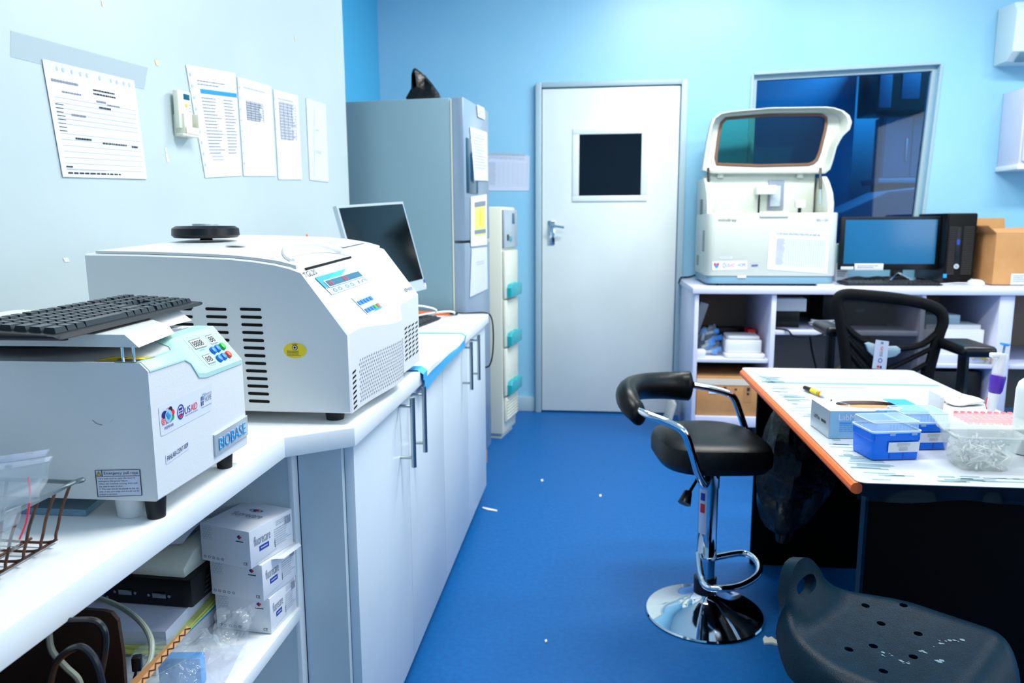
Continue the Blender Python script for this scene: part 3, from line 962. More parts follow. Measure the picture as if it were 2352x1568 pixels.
m = MB(); p = m.patch(*[sp(*a) for a in ((926, 662), (944, 656), (950, 666), (933, 672))], .0006); p.ring(.16, .5, .15, .4, .4, ink_d, 1, 14); p.rect(.4, .15, 1, .6, ink, 1); p.lines(.4, .7, 1, .95, 1, ink, 3, .7); part('maker_logo', m, c2)
m = MB(); p = m.patch(*[sp(*a) for a in ((777, 703), (797, 697), (810, 712), (790, 718))], .0006); p.lines(0, .1, 1, .9, 4, ink_l, 3, .3); part('faded_label', m, c2)
# side vents
def slot(m, c, du, dv, L, H, n, k=5):
    pts = []
    for s in (1, -1):
        for i in range(k+1):
            a = -PI/2+PI*i/k
            pts.append(c+du*(s*(L/2-H/2+H/2*math.cos(a)))+dv*(s*H/2*math.sin(a)))
    m.add([q+n*.0004 for q in pts], [list(range(len(pts)))], black_mat)


for x0 in (-.706, -.779, -.852):
    m = MB()
    for r in range(13):
        z = 1.0835-.0157*r
        slot(m, V((x0+.0215+r*.0006, A0, z)), V((1, 0, -.02)), V((0, 0, 1)), .045, .0062, V((0, -1, 0)))
    part('side_vent', m, c2)
m = MB()
for k in range(8):
    for y0 in (1.440,):
        slot(m, V((-.4835, y0+.014, .955-.0105*k)), V((0, 1, .12)), V((0, 0, 1)), .022, .0042, V((1, 0, 0)))
    for y0 in (1.868, 1.906, 1.944, 1.985):
        slot(m, V((-.4835, y0+.012, .975-.0115*k+.01)), V((0, 1, .12)), V((0, 0, 1)), .026, .0044, V((1, 0, 0)))
part('front_vents', m, c2)
m = MB()
for i in range(26):
    for j in range(12):
        y = 1.49+.0132*i+(.0066 if j % 2 else 0); z = .886+.0078*j
        if y > 1.82 or z > .975:
            continue
        x = -.4835+bulge(y)+.0006
        m.add([(x, y+.0026*math.cos(a*PI/3), z+.0026*math.sin(a*PI/3)) for a in range(6)], [[0, 1, 2, 3, 4, 5]], ink)
part('perforated_grille', m, c2)
m = MB(); p = m.patch(V((-.620, A0, 1.017)), V((-.572, A0, 1.017)), V((-.572, A0, .985)), V((-.620, A0, .985)), .0005); p.ell(.5, .5, .5, .5, yellow, 1, 36)
p.ell(.5, .3, .12, .17, ink_d, 2); p.ell(.5, .3, .09, .13, white_pl, 3); p.ell(.5, .3, .05, .07, black_i, 4); p.line([(.38, .12), (.5, .07), (.62, .1)], .03, black_i, 2); p.lines(.15, .52, .85, .9, 4, ink_d, 6, .35)
part('warning_sticker', m, c2, label='yellow oval warning sticker')
for (x, y) in ((-.535, 1.475), (-.53, 1.97), (-.98, 1.475), (-.98, 1.97)):
    m = MB(); m.cyl((x, y, WT+.0005), (x, y, .8725), .018, .021, rubber, 24); part('foot', m, c2)

# black round stand on the large centrifuge
zt = prof(-.945)+tilt(1.76)+.0085
bd = thing('round_stand', 'black round disc stand with a pale hub, on the rear of the large centrifuge lid', 'stand', (-.945, 1.76, zt))
m = MB(); m.cyl((-.945, 1.76, zt), (-.945, 1.76, zt+.007), .016, .012, black_pl, 16); part('stem', m, bd)
m = MB(); m.lathe([(.05, .0045), (.072, .006), (.078, .012), (.077, .028), (.068, .034), (.03, .035)], (-.945, 1.76, zt), black_pl, 32); part('disc', m, bd)
m = MB(); m.lathe([(.030, .0352), (.030, .039), (.022, .041)], (-.945, 1.76, zt), silver, 20); part('hub', m, bd)

# monitor with a silver back
TL = on(778, 478, 'y', 2.45); TR = on(924, 468, 'y', 2.82)
w_ = TR-TL; best = None
for k in range(200):
    y = 2.6+k*.002
    BR = on(971, 640, 'y', y); d = abs((BR-TR).normalized().dot(w_.normalized()))
    if best is None or d < best[0]:
        best = (d, BR)
h_ = best[1]-TR; nm = h_.cross(w_).normalized()
mo = thing('silver_monitor', 'silver-framed monitor leaning back between the large centrifuge and the fridge', 'monitor', ((TL+TR)/2+h_-nm*.06)*1)
mo.location.z = WT; ROOT[mo] = Matrix.Translation(mo.location)
m = MB()
ex = [TL-w_*.025-h_*.03, TR+w_*.02-h_*.03, TR+w_*.02+h_*1.14, TL-w_*.025+h_*1.14]
m.loft([[q-nm*.016 for q in ex], [q for q in ex]], silver); part('case', m, mo)
m = MB(); sc = [TL, TR, TR+h_, TL+h_]
m.loft([[q+nm*.0004 for q in sc], [q+nm*.0012 for q in sc]], screen_m); part('screen', m, mo)
m = MB(); cb = (TL+TR)/2+h_*1.1-nm*.02; cbt = V((cb.x-.06, cb.y, WT+.012))
m.tube([cb, (cb+cbt)/2-nm*.03, cbt], [.018, .018, .02], silver, 12); m.box((cb.x-.05, cb.y, WT+.006), (.18, .2, .011), silver, bev=.003); part('stand', m, mo)
m = MB(); b = TR+h_*1.0+w_*.0; p = m.patch(b+nm*.0002+h_*.01, b+w_*.03+h_*.01, b+w_*.03+h_*.11, b+h_*.11, .001); p.rect(0, 0, .8, .5, blue_i, 1); p.rect(0, .5, .8, 1, paper, 1); part('corner_sticker', m, mo)

keyboard((-.70, 2.70, WT), R(83), 'black keyboard on the worktop behind the large centrifuge', .43, .14)
m = MB(); m.tube(cr([(-.78, 2.72, .90), (-.72, 2.9, .93), (-.66, 3.06, .90), (-.70, 3.16, .865), (-.82, 3.18, .856)], 8), .004, cable_w, 8)
m.tube(cr([(-.80, 2.8, .875), (-.70, 3.05, .88), (-.63, 3.2, .875), (-.62, 3.26, .858), (-.72, 3.28, .855)], 8), .004, cable_w, 8)
single('white_cable', m, 'looped white cable behind the keyboard near the fridge', 'cable')
m = MB(); m.box((-.72, 3.27, .858), (.17, .022, .014), orange, rz=R(-5), bev=.003); m.box((-.62, 3.262, .858), (.035, .016, .010), brd_d, rz=R(-5), bev=.002)
single('orange_cutter', m, 'slim orange tool lying at the far end of the worktop', 'tool')
m = MB(); m.tube(cr([(-.69, 3.10, .905), (-.66, 3.18, .875), (-.58, 3.30, .856), (-.49, 3.325, .856), (-.462, 3.34, .83), (-.455, 3.345, .75), (-.46, 3.345, .66), (-.475, 3.35, .61), (-.50, 3.35, .60)], 8), .0035, black_pl, 8)
single('power_cable', m, 'black cable hanging over the far corner of the worktop', 'cable')

# absorbent pad with blue border over the edge
pd = thing('absorbent_pad', 'white absorbent pad with blue border draped over the worktop edge', 'pad', (-.6, 2.3, WT))


def padpt(x, y, lift=0):
    w = .0016*math.sin(9*y)+.0016*math.sin(21*y+x*9)
    if x <= -.474:
        return V((x, y, WT+.004+w+lift))
    d = x+.474
    return V((-.474+.007+.006*math.sin(11*y)*min(1, d*30)+lift, y, WT+.004+w-d*(1+.25*math.sin(7*y))))


def strip(x0, x1, y0, y1, mt, nu, nv, th=.002):
    m = MB()
    f = lambda u, v, o=0: padpt(x0+(x1-x0)*u, y0+(y1-y0)*v, o)
    vs = []
    m.grid(lambda u, v: f(u, v, 0), nu, nv, mt); m.grid(lambda u, v: f(u, v, th), nu, nv, mt)
    return m


m = strip(-.80, -.452, 2.04, 2.66, pad_w, 24, 24); part('pad', m, pd)
m = strip(-.452, -.42, 2.0, 2.69, pad_b, 6, 24)
part('blue_border', m, pd)
m = strip(-.80, -.452, 2.66, 2.69, pad_b, 24, 3); part('blue_border', m, pd)
m = strip(-.80, -.452, 1.985, 2.04, pad_b, 24, 3); part('blue_border', m, pd)

# --------------------------------------------- wire basket and sleeves
bk = thing('wire_basket', 'rusty wire basket standing on the near end of the worktop', 'basket', (-.75, .75, WT))
zt, zb = .936, .857
xr, yr = on(170, 1107, 'z', zt).xy
top = [(xr-.006, yr), (-.93, yr+.006), (-.93, .45), (xr+.012, .45)]
m = MB(); m.tube(cr([(xr, yr-.008, zt), (xr-.008, yr, zt), (-.80, yr+.002, zt), (-.93, yr+.004, zt), (-.935, .6, zt), (-.93, .45, zt), (-.78, .44, zt), (xr, .45, zt), (xr, .6, zt)], 8, True), .0028, wire_g, 8, True); part('rim', m, bk)
for y in (.826, .80, .772, .744, .716, .688, .64, .59, .54, .49):
    m = MB(); m.tube(cr([(xr-.002, y, zt), (xr-.018, y, zt-.035), (xr-.028, y, zb+.014), (xr-.04, y, zb), (xr-.12, y, zb), (-.87, y, zb), (-.90, y, zb+.014), (-.932, y, zt)], 5), .0018, rust, 7); part('wire', m, bk)
for x in (xr-.04, xr-.075, xr-.14, -.86):
    m = MB(); m.tube([(x, .84, zb-.0025), (x, .47, zb-.0025)], .0018, rust, 7); part('wire', m, bk)
for x in (xr-.09, xr-.13, xr-.19, -.88):
    m = MB(); m.tube(cr([(x, yr, zt), (x, yr-.012, zt-.035), (x, yr-.02, zb+.014), (x, yr-.03, zb)], 5), .0018, rust, 7); part('wire', m, bk)

SL = 'punched plastic sleeves stacked in the wire basket'


def sleeve(pts, label):
    t = thing('plastic_sleeve', label, 'sleeve', sum((V(p) for p in pts), V())/4, 0, SL)
    a, b, c, d = [V(p) for p in pts]
    n = (d-a).cross(b-a).normalized()
    m = MB(); f = lambda u, v: a*(1-u)*(1-v)+b*u*(1-v)+c*u*v+d*(1-u)*v+n*(.004*math.sin(5*u+3*v)+.003*math.sin(9*v))
    m.grid(f, 10, 10, sleeve_m); m.grid(lambda u, v: f(u, v)-n*.0015, 10, 10, sleeve_m); part('sleeve', m, t)
    m = MB(); m.grid(lambda u, v: f(u, v*.13)+n*.0006, 10, 2, paper_l, skip=lambda u, v: False)
    p = Patch(m, f(0, 0), f(1, 0), f(1, .13), f(0, .13), .0030)
    for u in (.12, .3, .52, .66, .86):
        p.poly(rrect(u-.035, .36, u+.035, .64, .03, 3), ink_l, 1)
    part('punched_strip', m, t)


y_ = .70
g = lambda x, y, d: on(x, y, 'y', d)
sleeve((g(-150, 1070, .72), g(107, 1031, .72), g(86, 1150, .70), g(-170, 1210, .70)), 'clear punched sleeve standing at the front of the wire basket')
sleeve((g(-140, 1090, .765), g(115, 1046, .765), g(98, 1150, .735), g(-150, 1215, .735)), 'clear punched sleeve standing behind the front one in the basket')
m = MB(); m.tube(cr([g(65, 1095, .74), g(69, 1130, .74), g(67, 1160, .74), g(60, 1200, .74), g(45, 1238, .74)], 6), .0011, red_cord, 6)
single('red_string', m, 'red string hanging inside the wire basket', 'string')
m = MB()
random.seed(3)
f = lambda u, v: g(-60+(95)*u, 1160+110*v, .72+.02*math.sin(6*u+4*v))+V((0, .012*math.sin(14*u+9*v), .004*math.sin(17*v+5*u)))
m.grid(f, 16, 16, bag_m); m.grid(lambda u, v: f(u, v)+V((0, .006+.004*math.sin(11*u), 0)), 16, 16, bag_m)
single('plastic_bag', m, 'crumpled clear plastic bag at the bottom of the wire basket', 'bag')
m = MB(); p0 = [(-1.0, .925, WT+.001), (-.70, .925, WT+.001), (-.72, 1.02, WT+.001), (-1.02, 1.05, WT+.001)]
m.loft([p0, [(x, y, z+.009) for x, y, z in p0]], grey_base); single('flat_folder', m, 'thin grey folder pushed under the small centrifuge', 'folder')

# ------------------------------------------------- things on the shelf
SZ = .4635


def kit_box(loc, rz, label, flap, D):
    t = thing('test_kit_box', label, 'box', loc, rz, 'white test kit boxes on the shelf')
    Wd, H = .117, .0735
    m = MB(); m.bx(-Wd, 0, 0, D, 0, H, paper, .0012)
    p = Patch(m, V((-Wd, 0, H)), V((0, 0, H)), V((0, 0, 0)), V((-Wd, 0, 0)), .0004)
    p.poly([(.80, .12), (.85, .18), (.80, .25)], red_i); p.poly([(.80, .12), (.75, .18), (.80, .25)], navy_i); p.rect(.73, .29, .88, .315, ink_d)
    for k in range(5):
        p.ring(.07+.09*k, .88, .03, .04, .4, ink, 1, 6)
    p.text('CE', .86, .84, .94, .92, ink_d)
    for i in range(4):
        for j in range(6):
            p.ring(.03+.055*i+(.027 if j % 2 else 0), .03+.065*j, .028, .042, .2, ink_l, 1, 6)
    p = Patch(m, V((0, 0, H)), V((0, D, H)), V((0, D, 0)), V((0, 0, 0)), .0004)
    p.text('fluorecare', .09, .2, .46, .46, ink); p.rect(.2, .52, .42, .66, blue_i); p.lines(.23, .57, .4, .62, 1, paper_l, 4, .7)
    p.lines(.55, .3, .95, .8, 8, ink_l, 5, .4); p.lines(.6, .1, .9, .25, 3, ink_l, 7, .4); p.rect(.55, .6, .565, .8, ink_d)
    for k in range(9):
        p.rect(.80+.017*k, .12, .80+.017*k+.004*(1+k % 3), .34, ink)
    p.line([(.1, .92), (.6, .86)], .01, ink_l)
    p = Patch(m, V((-Wd, D, H)), V((0, D, H)), V((0, 0, H)), V((-Wd, 0, H)), .0004)
    p.ring(.5, .28, .14, .05, .3, ink, 1); p.poly([(.5, .23), (.57, .28), (.5, .33)], red_i, 2); p.poly([(.5, .23), (.43, .28), (.5, .33)], navy_i, 2)
    p.text('fluorecare', .2, .40, .8, .54, ink); p.line([(.2, .57), (.8, .57)], .006, ink_l)
    part('carton', m, t, local=True)
    if flap:
        m = MB(); m.loft([[(-.001, .03, H-.0026), (-.001, D, H-.0026), (-.001, D, H-.0016), (-.001, .03, H-.0016)],
                          [(.010, .035, H-.001), (.010, D-.002, H-.0005), (.010, D-.002, H+.0003), (.010, .035, H-.0002)],
                          [(.016, .05, H-.006), (.018, D-.006, H-.004), (.0175, D-.006, H-.0032), (.0155, .05, H-.0052)]], white_tape if False else paper)
        part('open_flap', m, t, local=True)
    return t


kit_box((-.617, 1.297, SZ), R(-5), 'white test kit box at the bottom of the stack of three', False, .105)
kit_box((-.622, 1.283, SZ+.0745), R(-10), 'white test kit box in the middle of the stack of three', True, .114)
kit_box((-.634, 1.264, SZ+.149), R(-15), 'white test kit box on top of the stack of three', False, .126)

# papers, computer and desk phone at the back of the shelf
st = thing('paper_stack', 'stack of folders and papers with a lime sheet under the black computer', 'papers', (-.86, 1.15, SZ))
z = SZ
for k, (mt, h, dx, dy) in enumerate(((paper, .03, 0, 0), (sky_i, .008, .01, .01), (lime, .004, .02, -.02), (lime, .004, .016, -.005), (paper_l, .026, -.01, .005))):
    m = MB(); m.box((-.89+dx*.5, 1.265+dy*.5, z+h/2), (.27, .22, h-.0004), mt, rz=R(-4+2*k)); part('paper_layer', m, st); z += h
pc = thing('desktop_computer', 'black small desktop computer lying on the papers, rear sockets forward', 'computer', (-.905, 1.315, z), R(-2))
m = MB(); m.bx(-.16, .16, -.06, .08, .0005, .056, black_pl, .003)
p = Patch(m, V((.09, -.01, .056)), V((.14, -.01, .056)), V((.14, -.03, .056)), V((.09, -.03, .056)), .0004); p.text('DELL', .1, .1, .9, .9, ink_l)
part('case', m, pc, local=True)
for x, z0, mt, w in ((-.05, .038, navy_i, .05), (.025, .025, steel, .028), (.095, .023, steel, .028), (-.03, .013, blue_i, .02)):
    m = MB(); m.bx(x-w/2, x+w/2, -.064, -.0602, z0-.005, z0+.005, mt, .001)
    for s in (-1, 1):
        m.cyl((x+s*(w/2+.007), -.064, z0), (x+s*(w/2+.007), -.0602, z0), .003, .003, steel, 8)
    part('socket', m, pc, local=True)
m = MB()
for k in range(4):
    m.bx(.1602, .1608, -.02+.004*k, .02+.004*k, .010+.009*k, .013+.009*k, ink_d)
part('side_vents', m, pc, local=True)
ph = thing('adapter_unit', 'cream wedge-shaped device with round sockets on top of the black computer', 'device', (-.885, 1.32, z+.0565), R(-3))
m = MB(); m.prism([(-.055, 0), (-.058, .018), (-.02, .040), (.06, .044), (.075, .03), (.075, 0)], -.13, .125, cream_pl, 'x', .003); part('housing', m, ph, local=True)
m = MB()
for x in (-.02, .012):
    m.tube([(x, -.0605, .012), (x, -.054, .012)], .008, black_i, 14)
part('sockets', m, ph, local=True)
m = MB(); m.prism([(-.01, .0445), (.05, .0475), (.05, .0485), (-.01, .0455)], -.1, .09, teal_glass if False else grey_base, 'x'); part('keypad_plate', m, ph, local=True)
m = MB(); f = lambda u, v: V((-.96+.19*u, 1.27+.12*v, z+.107+.012*u*u+.012*math.sin(3*v)))
m.grid(f, 10, 8, paper_l); m.grid(lambda u, v: f(u, v)+V((0, 0, .0012)), 10, 8, paper); single('loose_paper', m, 'curled white paper lying on the cream device', 'paper')

# cardboard box with cables, at the near end of the shelf
cb = thing('open_cardboard_box', 'open cardboard box full of dark cables at the near end of the shelf', 'box', (-.82, .62, SZ))
x0, x1, y0, y1 = -1.04, -.602, .36, .845
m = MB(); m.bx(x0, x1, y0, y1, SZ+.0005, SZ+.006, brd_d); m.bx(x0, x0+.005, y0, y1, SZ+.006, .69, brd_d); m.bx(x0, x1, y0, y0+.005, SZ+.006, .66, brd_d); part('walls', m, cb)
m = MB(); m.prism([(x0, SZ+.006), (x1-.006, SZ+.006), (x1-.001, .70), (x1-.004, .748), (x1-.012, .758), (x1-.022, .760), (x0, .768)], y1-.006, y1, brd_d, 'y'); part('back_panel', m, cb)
m = MB(); m.bx(x1-.005, x1, y0, y1-.006, SZ+.006, .655, brd_m); part('side_panel', m, cb)
fa = on(430, 1437, 'y', .84); fb = V((fa.x-.01, .46, .70)); ha = V((x1, .838, .657)); hb = V((x1, .46, .657))
m = MB(); th = (fa-ha).cross(fb-fa).normalized()*.006
if th.z < 0:
    th = -th
m.loft([[ha, hb, fb, fa], [ha-th, hb-th, fb-th, fa-th]], brd_m); fl = part('side_flap', m, cb)
m = MB(); d_ = (fb-fa); nz = 60; pts = []
for k in range(nz+1):
    q = fa+d_*k/nz-th*(.12 if k % 2 else .88)+(fa-ha).normalized()*.0006
    pts.append(q)
m.tube(pts, .0008, brd_d, 5); part('corrugation', m, fl)
CB = 'cables in the cardboard box'
yb_ = .835
for k, (pp, lb) in enumerate((([(112, 1435), (118, 1490), (150, 1530), (180, 1560), (190, 1600)], 'grey cable running down the left of the cardboard box'),
                              ([(160, 1425), (215, 1425), (238, 1445), (242, 1480), (235, 1530), (225, 1580)], 'dark cable bent over against the back of the box'),
                              ([(110, 1590), (130, 1520), (180, 1485), (215, 1510), (232, 1560), (236, 1600)], 'dark cable looping in the middle of the box'))):
    m = MB(); m.tube(cr([on(x, y, 'y', .78-.05*k) for x, y in pp], 7), .0038, (cable_g, key_m, key_m)[k], 8); single('cable', m, lb, 'cable', group=CB)
m = MB(); m.tube(cr([on(x, y, 'y', d) for x, y, d in ((205, 1366, 1.02), (270, 1390, 1.0), (320, 1425, .96), (347, 1470, .92), (343, 1520, .89), (318, 1555, .87), (300, 1600, .86))], 8), .0042, cable_g, 10)
single('cable', m, 'thick grey cable curving behind the cardboard box to the shelf', 'cable')
m = MB(); c_ = on(315, 1522, 'y', .862); m.box(c_, (.012, .012, .02), black_pl, rz=.3, bev=.002); m.tube(cr([c_+V((-.002, 0, -.01)), c_+V((-.01, 0, -.03)), c_+V((-.03, -.01, -.06))], 5), .002, black_pl, 6)
single('plug', m, 'small black plug at the corner of the cardboard box', 'plug')

# clear bag with packets in front of the boxes
m = MB()
random.seed(11)
ph_ = [random.random()*6 for _ in range(12)]


def crum(u, v):
    a = 0
    for k in range(6):
        a += math.sin((3+2*k)*u*2*PI*.5+ph_[k])*math.sin((2+2.3*k)*v*PI+ph_[k+6])/(1+.6*k)
    return a


bx0, bx1, by0, by1 = -.80, -.625, .93, 1.22


def bagf(u, v):
    x = bx0+(bx1-bx0)*u; y = by0+(by1-by0)*v
    h = .07*math.sin(PI*min(1, max(0, u)))**.35*math.sin(PI*v)**.45
    return V((x+.006*crum(v, u), y, SZ+.004+h*(1+.10*crum(u, v))+.012*v*abs(crum(v, u))))


m.grid(bagf, 34, 34, bag_m)
single('plastic_bag', m, 'crumpled clear plastic bag of packets on the shelf before the kit boxes', 'bag')
qa = [on(*a) for a in ((497, 1402, 'y', 1.25), (590, 1388, 'y', 1.24), (560, 1500, 'y', 1.21), (478, 1520, 'y', 1.15))]
m = MB(); f = lambda u, v: qa[0]*(1-u)*(1-v)+qa[1]*u*(1-v)+qa[2]*u*v+qa[3]*(1-u)*v+V((0, -.008*crum(u, v), .004*crum(v, u)))
m.grid(f, 14, 14, bag_m); single('plastic_bag', m, 'upright corner of a clear bag leaning on the lowest kit box', 'bag')
qs = [on(x, y, 'z', SZ+.0008) for x, y in ((440, 1500), (560, 1481), (517, 1568), (390, 1600))]
m = MB(); m.loft([qs, [p+V((0, 0, .0015)) for p in qs]], paper_l); single('plastic_wallet', m, 'pale plastic wallet lying on the shelf under the clear bag', 'wallet')
PK = 'packets inside the clear bag'
for k, (x, y, a, mt, lb) in enumerate(((on(412, 1452, 'y', 1.125).x, 1.125, .1, sky_i, 'bright blue packet under the crumpled clear bag'), (-.755, 1.02, -.3, teal, 'teal packet at the left of the clear bag'), (-.665, 1.04, .3, paper_l, 'white packet at the front of the clear bag'))):
    m = MB(); m.box((x, y, SZ+(.029 if k == 0 else .012)), ((.075, .022, .055) if k == 0 else (.07, .09, .022)), mt, rz=a, bev=.004); single('packet', m, lb, 'packet', group=PK)

# ---------------------------------------------------- fridge and tower
fg = thing('fridge', 'tall grey fridge-freezer with papers on its door, in the blue corner', 'fridge', (-.581, 3.367, 0), R(-6))
FW_, FD, FH = .45, .66, 1.80                                 # local: y along the front, -x into the room corner
m = MB(); m.bx(-FD, -.062, 0, FW_, .08, FH, fridge_side, .008); part('body', m, fg, local=True)
m = MB(); m.bx(-.0615, -.055, .004, FW_-.004, .1, FH-.008, cream_pl); part('door_seal', m, fg, local=True)
m = MB(); m.bx(-.0545, 0, 0, FW_, .1, 1.165, fridge_door, .006); dl = part('door', m, fg, local=True)
m = MB(); m.bx(-.0545, 0, 0, FW_, 1.175, FH, fridge_door, .006); du_ = part('door', m, fg, local=True)
m = MB(); m.bx(.0002, .004, .03, .22, 1.39, 1.63, fridge_dark, .001); part('display_panel', m, du_, local=True)
m = MB(); m.bx(-.62, -.02, .01, FW_-.01, 0, .0795, wood_m, .004); part('wooden_plinth', m, fg, local=True)
MF = ROOT[fg]


def fpaper(pts, label, build=None, mt=paper, off=.0045):
    q = [MF @ V((off, y, z)) for y, z in pts]
    n = MF.to_3x3() @ V((1, 0, 0))
    m = MB(); m.loft([[p-n*.0015 for p in q], q], mt); p = m.patch(*q, .0005)
    if build:
        build(p)
    return single('fridge_paper', m, label, 'paper', group='papers on the fridge door', weld=False)


def fl(x, y):
    P0 = MF @ V((.0045, 0, 0)); n = MF.to_3x3() @ V((1, 0, 0))
    q = MF.inverted() @ onp(x, y, P0, n)
    return (q.y, q.z)


fpaper([fl(*a) for a in ((1080, 291), (1119, 304), (1121, 415), (1090, 414))], 'plain pale sheet on the upper fridge door', lambda p: p.lines(.1, .1, .9, .8, 12, ink_l, 4, .3), paper_l)
fpaper([fl(*a) for a in ((1096, 240), (1113, 248), (1114, 275), (1098, 268))], 'small pale note near the top of the fridge door', lambda p: p.lines(.1, .2, .9, .8, 3, ink_l, 4, .4), paper_l)
fpaper([fl(*a) for a in ((1082, 452), (1118, 446), (1119, 562), (1082, 566))], 'sheet with a yellow warning panel on the fridge door',
       lambda p: (p.rect(.2, .12, .9, .8, yellow if False else lime, 1), p.rect(.2, .12, .9, .22, ink, 2), p.rect(.2, .68, .9, .76, ink, 2), p.rect(.48, .3, .62, .6, yellow, 2)))
fpaper([fl(*a) for a in ((1084, 571), (1119, 567), (1120, 663), (1080, 682))], 'torn blank sheet lowest on the fridge door', lambda p: p.lines(.3, .3, .8, .4, 2, ink_l, 4, .3), paper_l)
ft = thing('bin_bag', 'black plastic bag end standing up like a fin on top of the fridge', 'bag', (-.79, 3.60, FH))
m = MB()
rg = []
P_ = [on(x, y, 'y', 3.60) for x, y in ((934, 226), (945, 200), (946, 172), (947, 158), (955, 157), (975, 172), (995, 195), (1008, 214), (1013, 226))]
P_ = [V((p.x, p.y, p.z)) for p in P_]
dz = FH+.001-P_[0].z
for s, k in ((-1, .5), (-.6, .9), (0, 1), (.6, .9), (1, .5)):
    c_ = V((-.79, 3.6, FH+.001))
    rg.append([V((c_.x+(p.x-c_.x)*(.7+.3*k), p.y+s*.06*(1-.75*max(0, min(1, (p.z-FH)/.16)))+.012*math.sin(9*i), max(FH+.001, FH+.001+(p.z-FH)*k))) for i, p in enumerate(P_)])
m.loft(rg, trash_m); part('film', m, ft)

tw = thing('drawer_tower', 'narrow cream tower of drawers with teal handles beside the fridge', 'drawer unit', (-.511, 4.228, 0), R(-10))
TD, TWd = .34, .27
zs = (1.335, 1.102, .822, .542, .255)
m = MB(); m.bx(-TD, -.012, 0, TWd, .03, 1.345, cream_pl, .008); part('body', m, tw, local=True)
m = MB(); m.bx(-.011, .004, .004, TWd-.004, 1.115, 1.33, silver, .004); tp = part('top_panel', m, tw, local=True)
m = MB(); m.bx(.0045, .0075, .10, .14, 1.15, 1.18, teal, .001); m.bx(.0045, .0075, .05, .08, 1.155, 1.19, black_pl, .001); m.bx(.0045, .0075, .16, .2, 1.25, 1.31, lcd_m, .001); part('controls', m, tp, local=True)
for k in range(3):
    m = MB(); m.bx(-.011, .006, .004, TWd-.004, zs[k+2]+.006, zs[k+1]-.004, cream_pl, .004); d = part('drawer', m, tw, local=True)
    m = MB(); zc = zs[k+2]+.045
    m.prism([(.03, zc-.035), (TWd-.02, zc-.03), (TWd-.01, zc+.035), (TWd*.6, zc+.045), (TWd*.5, zc+.028), (TWd*.4, zc+.045), (.05, zc+.04), (.03, zc+.02)], .0065, .035, teal, 'x', .005); part('handle', m, d, local=True)
    m = MB(); m.cyl((.006, TWd*.25, zc+.08), (.006, TWd*.25, zc+.16), .006, .005, cream_pl, 8); part('slide_tab', m, d, local=True)
m = MB(); m.bx(-.011, .004, .02, TWd-.02, .10, .247, cream_pl, .006)
for k in range(7):
    m.bx(.0042, .010, .025, TWd-.025, .112+.018*k, .124+.018*k, cream_pl, .002)
part('louvered_base', m, tw, local=True)
m = MB(); m.bx(-TD+.02, -.03, .02, TWd-.02, 0, .0295, cream_pl); part('foot_plate', m, tw, local=True)
# ================================================= RIGHT: COUNTER AND DESK
RT_ = .90
cu = thing('shelf_counter', 'lavender-white counter with open shelves along the blue wall under the analyzer', 'counter', (1.6, 4.5, 0))
m = MB(); m.bx(.535, 3.2, 4.19, 4.935, .866, RT_, lavender, .003); part('top', m, cu)
for x0, x1 in ((.549, .571), (.96, .985), (1.735, 1.757), (2.127, 2.20), (3.1, 3.13)):
    m = MB(); m.bx(x0, x1, 4.205, 4.93, 0, .8655, lavender, .001); part('upright_panel', m, cu)
m = MB(); m.bx(.549, 3.13, 4.905, 4.93, .1, .865, brownish); part('back_board', m, cu)
for x0, x1, z0, z1 in ((.572, .9595, .482, .502), (.986, 1.7345, .642, .664), (1.758, 2.1265, .47, .492), (.572, .9595, .115, .172), (2.201, 3.099, .47, .492)):
    m = MB(); m.bx(x0, x1, 4.215, 4.904, z0, z1, lavender, .001); part('shelf', m, cu)

# ------------------------------------------------- chemistry analyzer
YA = 4.32
F = lambda x, y, d=YA: on(x, y, 'y', d)
an = thing('chemistry_analyzer', 'white chemistry analyzer with raised tinted hood on the back counter', 'analyzer', (.97, 4.58, RT_))
X0, X1 = .618, 1.325
zt = F(1760, 488).z
m = MB(); m.prism(rrect(X0, YA, X1, 4.84, .05, 6), .955, zt-.002, analyzer_w, 'z', .006); part('housing', m, an)
m = MB(); m.prism(rrect(X0+.006, YA+.006, X1-.006, 4.835, .05, 6), .912, .9545, grey_base, 'z', .004); part('base_band', m, an)
m = MB()
for x in (X0+.09, X1-.09):
    for y in (YA+.06, 4.78):
        m.cyl((x, y, RT_+.0005), (x, y, .9115), .018, .02, rubber, 16)
part('feet', m, an)
m = MB(); m.bx(X1-.10, X1-.01, YA-.01, YA+.06, RT_+.0005, .911, white_pl, .003); part('drip_tray', m, an)
zb = F(1750, 404, 4.62).z+.018
m = MB(); m.bx(X0+.03, X1-.06, 4.62, 4.835, zt-.001, zb, analyzer_w, .008); bk_ = part('back_housing', m, an)
for px, nm_ in ((1607, 'l'), (1905, 'r')):
    x = X0+.004 if nm_ == 'l' else X1-.045
    m = MB(); pr_ = [(4.40, zt-.004), (4.40, zt+.05), (4.43, zt+.11), (4.50, zt+.17), (4.56, zb-.028), (4.835, zb-.028), (4.835, zt-.004)]
    m.prism(pr_, x, x+.035, analyzer_w, 'x', .008); part('side_cheek', m, an)
s0, s1 = F(1765, 415, 4.618), F(1798, 482, 4.618)
m = MB(); m.bx(s0.x, s1.x, 4.612, 4.6195, s1.z, s0.z, ink, .002); m.bx(s0.x+.012, s1.x-.02, 4.606, 4.612, s1.z+.02, s0.z-.03, silver, .002); part('probe_slot', m, an)
a, b = F(1738, 426, 4.56), F(1782, 446, 4.56)
m = MB(); m.bx(a.x, b.x, 4.54, 4.615, b.z, a.z, white_pl, .006); pa = part('probe_arm', m, an)
a = F(1744, 447, 4.555)
